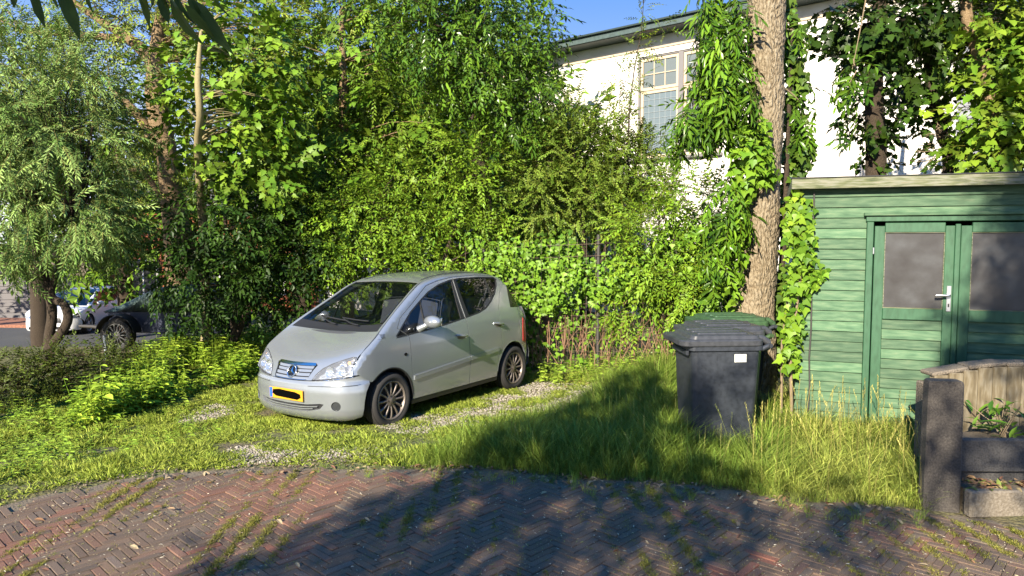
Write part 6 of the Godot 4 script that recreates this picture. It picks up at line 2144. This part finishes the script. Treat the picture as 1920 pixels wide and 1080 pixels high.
	o = tree("thick_trunk_tree", "tree with a thick bare bark trunk between the bins and the shed", "tree", b,
		[[el(1350, 140, 40, 62, 8.8, 0.35), 140], [el(1360, 50, 50, 58, 8.9, 0.35), 130], [el(1315, 220, 54, 32, 8.7, 0.3), 80], [el(1370, 170, 44, 74, 8.6, 0.32), 130], [el(1268, 245, 26, 18, 8.7, 0.2), 12], [el(1365, 400, 34, 70, 8.6, 0.26), 50], [el(1340, 470, 30, 55, 8.6, 0.22), 28], [el(1345, -20, 40, 30, 8.9, 0.3), 30], [el(1505, 200, 24, 60, 9.1, 0.2), 16], [el(1600, 135, 22, 26, 8.7, 0.18), 16], [el(1585, 215, 16, 24, 8.9, 0.15), 7], [el(1490, 60, 30, 50, 9.1, 0.25), 24]],
		laurel, M.leaf_gloss, {"c1": Color(0.025, 0.06, 0.008), "c2": Color(0.105, 0.175, 0.018), "size": 0.92, "thr": -0.35, "freq": 1.8, "up": -0.75, "out": 0.6, "jit": 0.45, "topup": 0.5},
		[], M.bark, 0)
	var tb := [[at(1411, 640, 8.9), 0.33], [at(1413, 590, 8.9), 0.255], [at(1419, 520, 8.9), 0.232], [at(1424, 440, 8.9), 0.222], [at(1430, 360, 8.9), 0.215], [at(1436, 280, 8.9), 0.195], [at(1437, 200, 8.9), 0.205], [at(1435, 120, 8.9), 0.215], [at(1436, 40, 8.9), 0.225], [at(1437, -60, 8.9), 0.215], [at(1430, -300, 8.9), 0.17]]
	tb[0][0].y = -0.1
	var ln := []
	var lr := []
	for w in tb:
		ln.append(w[0])
		lr.append(w[1])
	trunk(o, [[ln, lr]], M.bark, [], 0, 0.02, 72, 0.17, 22)
	var lim := MB.new()
	for w in [[at(1432, 90, 8.8), at(1320, 120, 8.7)], [at(1432, 30, 8.8), at(1350, 40, 8.8)], [at(1432, 130, 8.8), at(1300, 200, 8.7)], [at(1428, 330, 8.8), at(1365, 390, 8.6)], [at(1440, 60, 8.9), at(1500, 60, 9.1)], [at(1440, 150, 8.9), at(1500, 190, 9.1)]]:
		limb(lim, w[0] - b, w[1] - b, 0.02, 0.006, 0.08, 6)
	for w in [[at(1625, -10, 8.7), at(1612, 60, 8.7), at(1598, 130, 8.7)], [at(1600, 110, 8.7), at(1605, 135, 8.7), at(1590, 160, 8.7)]]:
		lim.tube([w[0] - b, w[1] - b, w[2] - b], [0.009, 0.007, 0.004], 5)
	build("branches", lim, M.twig, o)
	leaf_parts(o, longl, leaf_mats(M.leaf_gloss, Color(0.07, 0.14, 0.016), Color(0.14, 0.215, 0.022)), at(1340, 140, 8.7), Vector3(0.32, 0.6, 0.35), 70, 0.15, 0.9)
	leaf_parts(o, longl, leaf_mats(M.leaf_gloss, Color(0.07, 0.14, 0.016), Color(0.14, 0.215, 0.022)), at(1365, 400, 8.6), Vector3(0.2, 0.5, 0.25), 30, 0.15, 0.9)
	var ti := thing("trunk_ivy", "bright ivy clinging to the left side of the thick trunk", "ivy", b)
	var tm := mms(3)
	var reach := []
	for w in [[el(1408, 285, 42, 50, 8.62, 0.16), 260], [el(1400, 345, 30, 34, 8.62, 0.14), 110], [el(1385, 430, 20, 70, 8.7, 0.14), 110], [el(1375, 540, 22, 50, 8.7, 0.14), 60], [el(1440, 330, 22, 18, 8.62, 0.10), 40], [el(1425, 240, 20, 24, 8.64, 0.08), 35]]:
		for k in w[1]:
			var d := rnd3().normalized()
			var p: Vector3 = w[0][0] + d * w[0][1] * pow(rng.randf(), 0.4)
			tm[rng.randi() % 3].add(frame(Vector3.DOWN * 0.6 + rnd3() * 0.8, d + Vector3(-0.2, 0.3, 0.9) + rnd3() * 0.4, rng.randf_range(0.06, 0.12)), p, tint(Color(0.08, 0.15, 0.016), Color(0.15, 0.215, 0.025)))
	leaves(ti, ivyl, tm, M.leaf, "ivy_leaves")
	var tmats := leaf_mats(M.leaf, Color(0.08, 0.15, 0.016), Color(0.15, 0.215, 0.025))
	leaf_parts(ti, ivyl, tmats, at(1405, 300, 8.62), Vector3(0.27, 0.42, 0.19), 90, 0.11, 0.6)
	leaf_parts(ti, ivyl, tmats, at(1384, 430, 8.66), Vector3(0.13, 0.5, 0.17), 50, 0.10, 0.6)
	var di := thing("dark_ivy", "ivy mass coloured dark for shade right of the thick trunk above the shed roof", "ivy", Vector3(b.x + 0.5, 0.0, b.z - 0.4))
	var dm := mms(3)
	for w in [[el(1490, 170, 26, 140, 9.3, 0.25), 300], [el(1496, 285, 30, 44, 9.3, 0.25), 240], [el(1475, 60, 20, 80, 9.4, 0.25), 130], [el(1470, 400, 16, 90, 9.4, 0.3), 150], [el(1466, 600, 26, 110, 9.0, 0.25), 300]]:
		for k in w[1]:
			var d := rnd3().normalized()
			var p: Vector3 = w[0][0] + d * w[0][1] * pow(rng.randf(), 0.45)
			dm[rng.randi() % 3].add(frame(Vector3.DOWN * 0.6 + rnd3() * 0.8, d + Vector3(-0.2, 0.3, 0.9) + rnd3() * 0.5, rng.randf_range(0.07, 0.13)), p, tint(dg1, Color(0.08, 0.11, 0.02)))  # ivy tinted dark, standing in for the shade beside the trunk
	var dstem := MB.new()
	dstem.tube([Vector3(-0.06, 0, 0), Vector3(0.0, 2.0, 0.05), Vector3(0.02, 4.6, 0.1)], [0.05, 0.04, 0.02], 8)
	build("stem", dstem, M.bark_dark, di)
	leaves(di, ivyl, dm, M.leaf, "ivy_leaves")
	# L: ivy on the left corner of the shed
	var sp := Vector3(2.80, 0, -6.90)
	var si := thing("shed_ivy", "ivy column with large sunlit leaves covering the left corner of the green shed", "ivy", sp)
	var sm := mms(3)
	var smats := leaf_mats(M.leaf, Color(0.05, 0.10, 0.012), Color(0.125, 0.185, 0.022))
	var nleaf := 0
	for w in [[1503, 405, 26, 40, 90], [1500, 460, 34, 40, 120], [1512, 510, 38, 36, 120], [1495, 540, 28, 30, 70], [1490, 600, 24, 40, 80], [1484, 660, 20, 50, 70], [1530, 520, 18, 20, 30], [1485, 400, 16, 50, 60]]:
		for k in w[4]:
			var d := rnd3().normalized()
			var p := at(w[0], w[1], 6.85) + d * Vector3(w[2] * 6.85 / 1330.0, w[3] * 6.85 / 1330.0, 0.11) * pow(rng.randf(), 0.45)
			var fr := frame(Vector3.DOWN * 0.7 + rnd3() * 0.7, Vector3(-0.3, 0.4, 0.8) + d * 0.6 + rnd3() * 0.75, rng.randf_range(0.055, 0.105))
			if d.z > 0.05 and nleaf < 280:
				nleaf += 1
				put("leaf", ivyl[rng.randi() % 3], smats[rng.randi() % 4], si).transform = Transform3D(fr, p - sp)
			else:
				sm[rng.randi() % 3].add(fr, p, tint(Color(0.10, 0.17, 0.02), Color(0.20, 0.26, 0.03)))
	leaves(si, ivyl, sm, M.leaf, "ivy_leaves")
	var st := MB.new()
	st.tube([Vector3(-0.05, 0, 0.05), Vector3(-0.08, 0.8, 0.03), Vector3(-0.02, 1.5, 0.06), Vector3(0.0, 2.2, 0.05)], [0.018, 0.016, 0.013, 0.006], 6)
	st.tube([Vector3(-0.12, 0, -0.05), Vector3(-0.14, 0.9, -0.04), Vector3(-0.06, 1.9, 0.02)], [0.015, 0.012, 0.006], 6)
	build("stem", st, M.twig, si)
	# M: trees before the house wall on the right
	b = at(1640, 420, 9.6)
	b.y = 0.0
	tree("ivy_clad_tree", "tree with leaves coloured dark for shade before the white wall, standing above the middle of the shed roof", "tree", b,
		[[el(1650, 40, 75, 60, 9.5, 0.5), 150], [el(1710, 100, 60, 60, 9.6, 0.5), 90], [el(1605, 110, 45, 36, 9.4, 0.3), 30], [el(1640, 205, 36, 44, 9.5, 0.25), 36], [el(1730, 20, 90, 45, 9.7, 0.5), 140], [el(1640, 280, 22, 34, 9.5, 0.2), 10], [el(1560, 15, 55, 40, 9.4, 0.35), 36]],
		maple, M.leaf, {"c1": Color(0.016, 0.034, 0.008), "c2": Color(0.042, 0.07, 0.012), "size": 0.95, "thr": -0.2, "freq": 1.7, "up": -0.3},  # leaf colours darkened in place of shade
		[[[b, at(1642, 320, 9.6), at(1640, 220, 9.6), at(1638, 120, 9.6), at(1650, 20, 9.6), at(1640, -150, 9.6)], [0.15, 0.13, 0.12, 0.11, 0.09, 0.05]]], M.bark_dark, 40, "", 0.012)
	b = at(1790, 420, 9.9)
	b.y = 0.0
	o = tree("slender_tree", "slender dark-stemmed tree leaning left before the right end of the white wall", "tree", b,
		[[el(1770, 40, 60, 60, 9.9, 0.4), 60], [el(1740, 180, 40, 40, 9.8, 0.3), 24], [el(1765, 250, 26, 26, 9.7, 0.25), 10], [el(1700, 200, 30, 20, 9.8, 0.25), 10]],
		maple, M.leaf, {"c1": Color(0.02, 0.045, 0.01), "c2": dg2, "size": 0.9, "thr": -0.4, "freq": 1.7, "up": -0.3},  # dark leaf colours stand in for shade here too
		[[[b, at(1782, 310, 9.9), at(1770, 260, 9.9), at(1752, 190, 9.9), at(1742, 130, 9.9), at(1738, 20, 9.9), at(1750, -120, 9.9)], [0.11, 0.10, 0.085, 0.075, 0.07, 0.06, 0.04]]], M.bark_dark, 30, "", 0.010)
	var bt := MB.new()
	for k in 34:
		var a0 := at(rng.randf_range(1740, 1790), rng.randf_range(190, 330), 9.8)
		var a1 := a0 + Vector3(rng.randf_range(-0.75, 0.3), rng.randf_range(-0.25, 0.35), rng.randf_range(-0.2, 0.2))
		limb(bt, a0 - b, a1 - b, 0.006, 0.0015, rng.randf_range(-0.25, 0.25), 4)
	build("bare_twigs", bt, M.twig, o).set_meta("kind", "stuff")
	b = at(1880, 420, 9.3)
	b.y = 0.0
	o = tree("sycamore", "bright sunlit broad-leaved tree at the right edge above the shed", "tree", b,
		[[el(1865, 90, 64, 84, 9.3, 0.5), 190], [el(1856, 220, 58, 60, 9.2, 0.4), 160], [el(1875, 290, 86, 38, 9.1, 0.35), 150], [el(1930, 150, 60, 150, 9.4, 0.5), 240], [el(1825, 20, 66, 44, 9.4, 0.4), 110], [el(1930, 20, 70, 70, 9.4, 0.5), 170]],
		maple, M.leaf, {"c1": Color(0.085, 0.145, 0.018), "c2": Color(0.165, 0.205, 0.03), "size": 0.92, "thr": -0.16, "freq": 1.8, "up": -0.25},
		[[[b, at(1862, 220, 9.3), at(1830, 90, 9.3), at(1812, 20, 9.3), at(1815, -100, 9.3)], [0.12, 0.09, 0.08, 0.07, 0.05]]], M.bark_grey, 50, "", 0.012)
	leaf_parts(o, maplel, leaf_mats(M.leaf, Color(0.09, 0.155, 0.018), Color(0.165, 0.21, 0.03)), at(1870, 190, 9.2), Vector3(0.6, 1.1, 0.55), 150, 0.12, 0.4)
	# low dark hedge at the left edge
	b = at(60, 760, 9.4)
	b.y = ground(b.x, b.z)
	tree("low_hedge", "low brownish shaded hedge at the left edge below the weeping tree", "hedge", b,
		[[el(20, 730, 130, 75, 9.0, 0.6), 800], [el(140, 705, 110, 60, 9.6, 0.6), 700], [el(-60, 770, 120, 85, 8.6, 0.6), 500], [el(230, 690, 80, 40, 10.2, 0.5), 320]],
		ash, M.leaf, {"c1": Color(0.035, 0.04, 0.012), "c2": Color(0.085, 0.105, 0.022), "size": 0.6, "thr": -0.2, "freq": 2.0, "jit": 1.0, "floor": -0.15}, [[[b, b + Vector3(0.1, 0.3, 0), b + Vector3(0.3, 0.6, 0)], [0.04, 0.03, 0.01]]], M.bark_dark, 90, "", 0.008)
	# glossy plant behind the slabs
	b = Vector3(3.72, 0.42, -5.26)
	o = thing("glossy_plant", "low dark glossy-leaved plant behind the slabs at the right edge", "plant", b)
	var gm := leaf_mats(M.leaf_gloss, Color(0.03, 0.075, 0.014), Color(0.10, 0.16, 0.03))
	for k in 64:
		var a := rng.randf() * TAU
		var e := rng.randf_range(0.1, 1.2)
		var dir := Vector3(cos(a) * cos(e), sin(e), sin(a) * cos(e))
		var root := Vector3(rng.randfn() * 0.13, rng.randf_range(0.02, 0.26), rng.randfn() * 0.08)
		put("leaf", longl[rng.randi() % 3], gm[rng.randi() % 4], o).transform = Transform3D(frame(dir, Vector3.UP + rnd3() * 0.3, rng.randf_range(0.10, 0.17)), root)
	var ps := MB.new()
	for k in 7: limb(ps, Vector3(rng.randfn() * 0.04, 0, rng.randfn() * 0.03), Vector3(rng.randfn() * 0.14, 0.28, rng.randfn() * 0.08), 0.006, 0.003, 0.0, 4)
	build("stems", ps, M.twig, o)
	# N: branch hanging into the top left corner, close to the eye
	b = at(240, -70, 1.9)
	o = thing("overhanging_branch", "dark drooping long-leaved branch close overhead in the top left corner", "branch", b)
	var bm := MB.new()
	bm.tube([at(-60, -60, 1.9) - b, at(100, -30, 1.88) - b, at(260, -26, 1.9) - b, at(430, -40, 1.95) - b], [0.007, 0.006, 0.005, 0.003], 6)
	build("twig", bm, M.bark_dark, o)
	var nm := leaf_mats(M.leaf_soft, Color(0.022, 0.036, 0.007), Color(0.045, 0.06, 0.011))
	for w in [[30, -30, 18, 22], [62, -22, 75, 54], [112, -20, 148, 54], [160, -30, 160, 24], [205, -25, 216, 26], [258, -20, 292, 50], [280, -10, 304, 34], [298, -15, 318, 54], [318, -8, 348, 84], [335, -4, 356, 62], [352, -12, 378, 42], [365, 0, 408, 88], [400, -12, 420, 40], [330, -20, 336, 40], [272, -20, 268, 24], [345, 6, 398, 72], [310, -20, 300, 20], [90, -40, 96, 10]]:
		var a := at(w[0], w[1], 1.88 + rng.randf_range(-0.06, 0.06))
		var t := at(w[2], w[3], 1.88 + rng.randf_range(-0.05, 0.05))
		put("leaf", longl[rng.randi() % 3], nm[rng.randi() % 4], o).transform = Transform3D(frame(t - a, Vector3(rng.randfn() * 0.6, 0.2, 1), (t - a).length()), a - b)

# unseen trees behind the camera, leaves placed sunward to shade paving, grass, bins and shed
func unseen_shade_trees() -> void:
	var elm := []
	for k in 3: elm.append(shoot(10, 0.42, 0.12, 0.062, "leaf", 0.3, 310 + k))
	var q := mms(3)
	var reach := []
	var cast := func(z: PackedVector2Array, y: float, per: float, t0: float, t1: float, hole: float) -> void:
		scatter(z, per, func(p):
			var n := lump.get_noise_2d(p.x * 9.0 + 70.0, p.z * 9.0)
			if n < hole: return
			var a: Vector3 = Vector3(p.x, y, p.z) + sun_dir * rng.randf_range(t0, t1)
			q[rng.randi() % 3].add(frame(rnd3() + Vector3.DOWN * 0.3, Vector3.UP + rnd3() * 0.5, rng.randf_range(0.8, 1.2)), a, tint(Color(0.05, 0.10, 0.015), Color(0.09, 0.15, 0.02)))
			if reach.size() < 300 and rng.randf() < 0.15: reach.append(a))
	cast.call(zone([[330, 1090], [480, 1030], [620, 985], [700, 920], [860, 880], [1000, 810], [1130, 742], [1255, 702], [1290, 790], [1330, 840], [1400, 905], [1560, 925], [1735, 945], [1740, 965], [1480, 965], [1300, 1010], [1150, 1090]], 0.0), 0.0, 64, 10.0, 15.0, -0.9)
	cast.call(zone([[1150, 1090], [1300, 1010], [1480, 970], [1740, 960], [1920, 1000], [2100, 1100], [1500, 1200]], 0.0), 0.0, 40, 10.0, 14.0, 0.14)
	var tr := thing("unseen_shade_tree", "unseen tree behind the viewpoint, crown placed to shade the paving", "tree", Vector3(-4.6, 0.0, 4.6))
	# shade patches on upright faces: sampled in the plane of each face
	var face := func(u0: float, u1: float, v0: float, v1: float, d: float, per: int, t0: float, t1: float) -> void:
		for k in per:
			var r := sqrt(rng.randf())
			var an := rng.randf() * TAU
			var p := at(lerpf(u0, u1, 0.5 + 0.5 * r * cos(an)), lerpf(v0, v1, 0.5 + 0.5 * r * sin(an)), d)
			var a: Vector3 = p + sun_dir * rng.randf_range(t0, t1)
			q[rng.randi() % 3].add(frame(rnd3() + Vector3.DOWN * 0.3, Vector3.UP + rnd3() * 0.5, rng.randf_range(0.8, 1.2)), a, tint(Color(0.05, 0.10, 0.015), Color(0.09, 0.15, 0.02)))
	face.call(1290, 1390, 690, 780, 6.0, 22, 11.0, 14.0)
	face.call(1755, 1830, 750, 840, 4.9, 16, 10.0, 13.0)
	face.call(1745, 1825, 840, 900, 4.9, 10, 10.0, 13.0)
	face.call(1840, 2000, 740, 900, 5.2, 34, 10.0, 14.0)
	face.call(1770, 2000, 590, 720, 6.5, 120, 10.0, 14.0)
	face.call(1860, 2010, 490, 600, 6.4, 90, 10.0, 14.0)
	face.call(1880, 2000, 320, 420, 6.3, 60, 10.0, 14.0)
	trunk(tr, [[[Vector3(-4.6, -0.05, 4.6), Vector3(-4.7, 2.2, 4.65), Vector3(-4.5, 4.5, 4.6), Vector3(-4.6, 6.4, 4.7)], [0.2, 0.17, 0.13, 0.06]]], M.bark_grey, reach, 60, 0.02)
	leaves(tr, elm, q, M.leaf)
	q = mms(3)
	reach = []
	face.call(-150, 235, 620, 800, 9.5, 520, 10.0, 15.0)
	face.call(180, 620, 400, 620, 11.2, 950, 10.0, 16.0)
	face.call(-60, 330, 440, 660, 10.3, 560, 10.0, 16.0)
	face.call(-50, 460, -60, 70, 1.9, 120, 4.5, 7.0)
	var t2 := thing("unseen_shade_tree", "second unseen tree behind the viewpoint on the left, placed to shade the undergrowth", "tree", Vector3(-10.5, 0.0, 2.0))
	trunk(t2, [[[Vector3(-10.5, -0.05, 2.0), Vector3(-10.4, 2.5, 2.0), Vector3(-10.6, 5.5, 1.8), Vector3(-10.4, 7.5, 1.8)], [0.22, 0.19, 0.14, 0.06]]], M.bark_grey, [], 0, 0.02)
	leaves(t2, elm, q, M.leaf)
	q = mms(3)
	face.call(1540, 1790, -80, 70, 9.6, 200, 11.0, 16.0)
	face.call(1610, 1680, 60, 200, 9.6, 40, 11.0, 16.0)
	face.call(1465, 1530, 60, 330, 9.3, 70, 11.0, 15.0)
	var t3 := thing("unseen_shade_tree", "third unseen tree behind the viewpoint, tallest, placed to darken the tree before the house", "tree", Vector3(0.6, 0.0, 3.6))
	trunk(t3, [[[Vector3(0.6, -0.05, 3.6), Vector3(0.6, 4.0, 3.6), Vector3(0.4, 8.0, 3.5), Vector3(0.3, 11.0, 3.4)], [0.2, 0.18, 0.13, 0.05]]], M.bark_grey, [], 0, 0.02)
	leaves(t3, elm, q, M.leaf)

func _ready() -> void:
	rng.seed = 20240611
	lump.noise_type = FastNoiseLite.TYPE_SIMPLEX_SMOOTH
	lump.frequency = 0.1
	lump.seed = 9
	lump.fractal_octaves = 3
	# camera
	var cam := Camera3D.new()
	cam.name = "camera"
	cam.fov = rad_to_deg(2.0 * atan(540.0 / 1330.0))
	cam.near = 0.05
	cam.far = 600.0
	cam.position = Vector3(0, EYE, 0)
	cam.rotation.x = -atan(90.0 / 1330.0)
	add_child(cam)
	cam.current = true
	# sky, exposure, sun
	var we := WorldEnvironment.new()
	we.name = "environment"
	var env := Environment.new()
	env.background_mode = Environment.BG_SKY
	var sk := ProceduralSkyMaterial.new()
	sk.sky_top_color = lin(0.022, 0.108, 0.315)
	sk.sky_horizon_color = lin(0.74, 0.755, 0.76)
	sk.sky_curve = 0.083
	sk.ground_bottom_color = lin(0.10, 0.10, 0.07)
	sk.ground_horizon_color = lin(0.25, 0.28, 0.25)
	sk.sun_angle_max = 8.0
	sk.energy_multiplier = 1.0
	var sky := Sky.new()
	sky.sky_material = sk
	env.sky = sky
	env.tonemap_mode = Environment.TONE_MAPPER_LINEAR
	env.tonemap_exposure = 2.95
	env.sdfgi_enabled = true
	env.ssao_enabled = true
	env.ssil_enabled = true
	we.environment = env
	add_child(we)
	var sun := DirectionalLight3D.new()
	sun.name = "sun"
	sun.light_energy = 1.45
	sun.light_color = Color(1.0, 0.955, 0.88)
	sun.light_angular_distance = 0.5
	sun.shadow_enabled = true
	add_child(sun)
	sun.look_at_from_position(sun_dir * 30.0, Vector3.ZERO)
	materials()
	gravel_zone = [zone([[770, 820], [830, 803], [900, 793], [1000, 772], [1120, 748], [1160, 728], [1010, 702], [930, 720], [780, 760], [700, 790]]), zone([[400, 862], [440, 842], [540, 838], [640, 848], [720, 838], [690, 868], [560, 876], [450, 880]]), zone([[330, 775], [420, 770], [480, 750], [400, 742], [330, 755]]), zone([[60, 870], [150, 850], [180, 835], [90, 850]])]
	# setting
	terrain()
	paving()
	white_house()
	far_houses()
	# objects
	shed()
	silver_car()
	white_car()
	trailer()
	wheelie_bin("dark grey wheelie bin nearest the road with a white sticker on its side", Vector3(1.83, 0.05, -6.27), deg_to_rad(4), M.bin, M.bin_lid, true)
	wheelie_bin("dark-lidded green wheelie bin, the middle one of the row beside the shed", Vector3(2.07, 0.05, -6.90), deg_to_rad(6), M.bin_green, M.bin_lid, false)
	wheelie_bin("green-lidded wheelie bin farthest from the road, against the thick trunk", Vector3(2.34, 0.06, -7.54), deg_to_rad(5), M.bin, M.bin_green_lid, false)
	low_wall()
	# vegetation
	greenery()
	unseen_shade_trees()
	grasses()
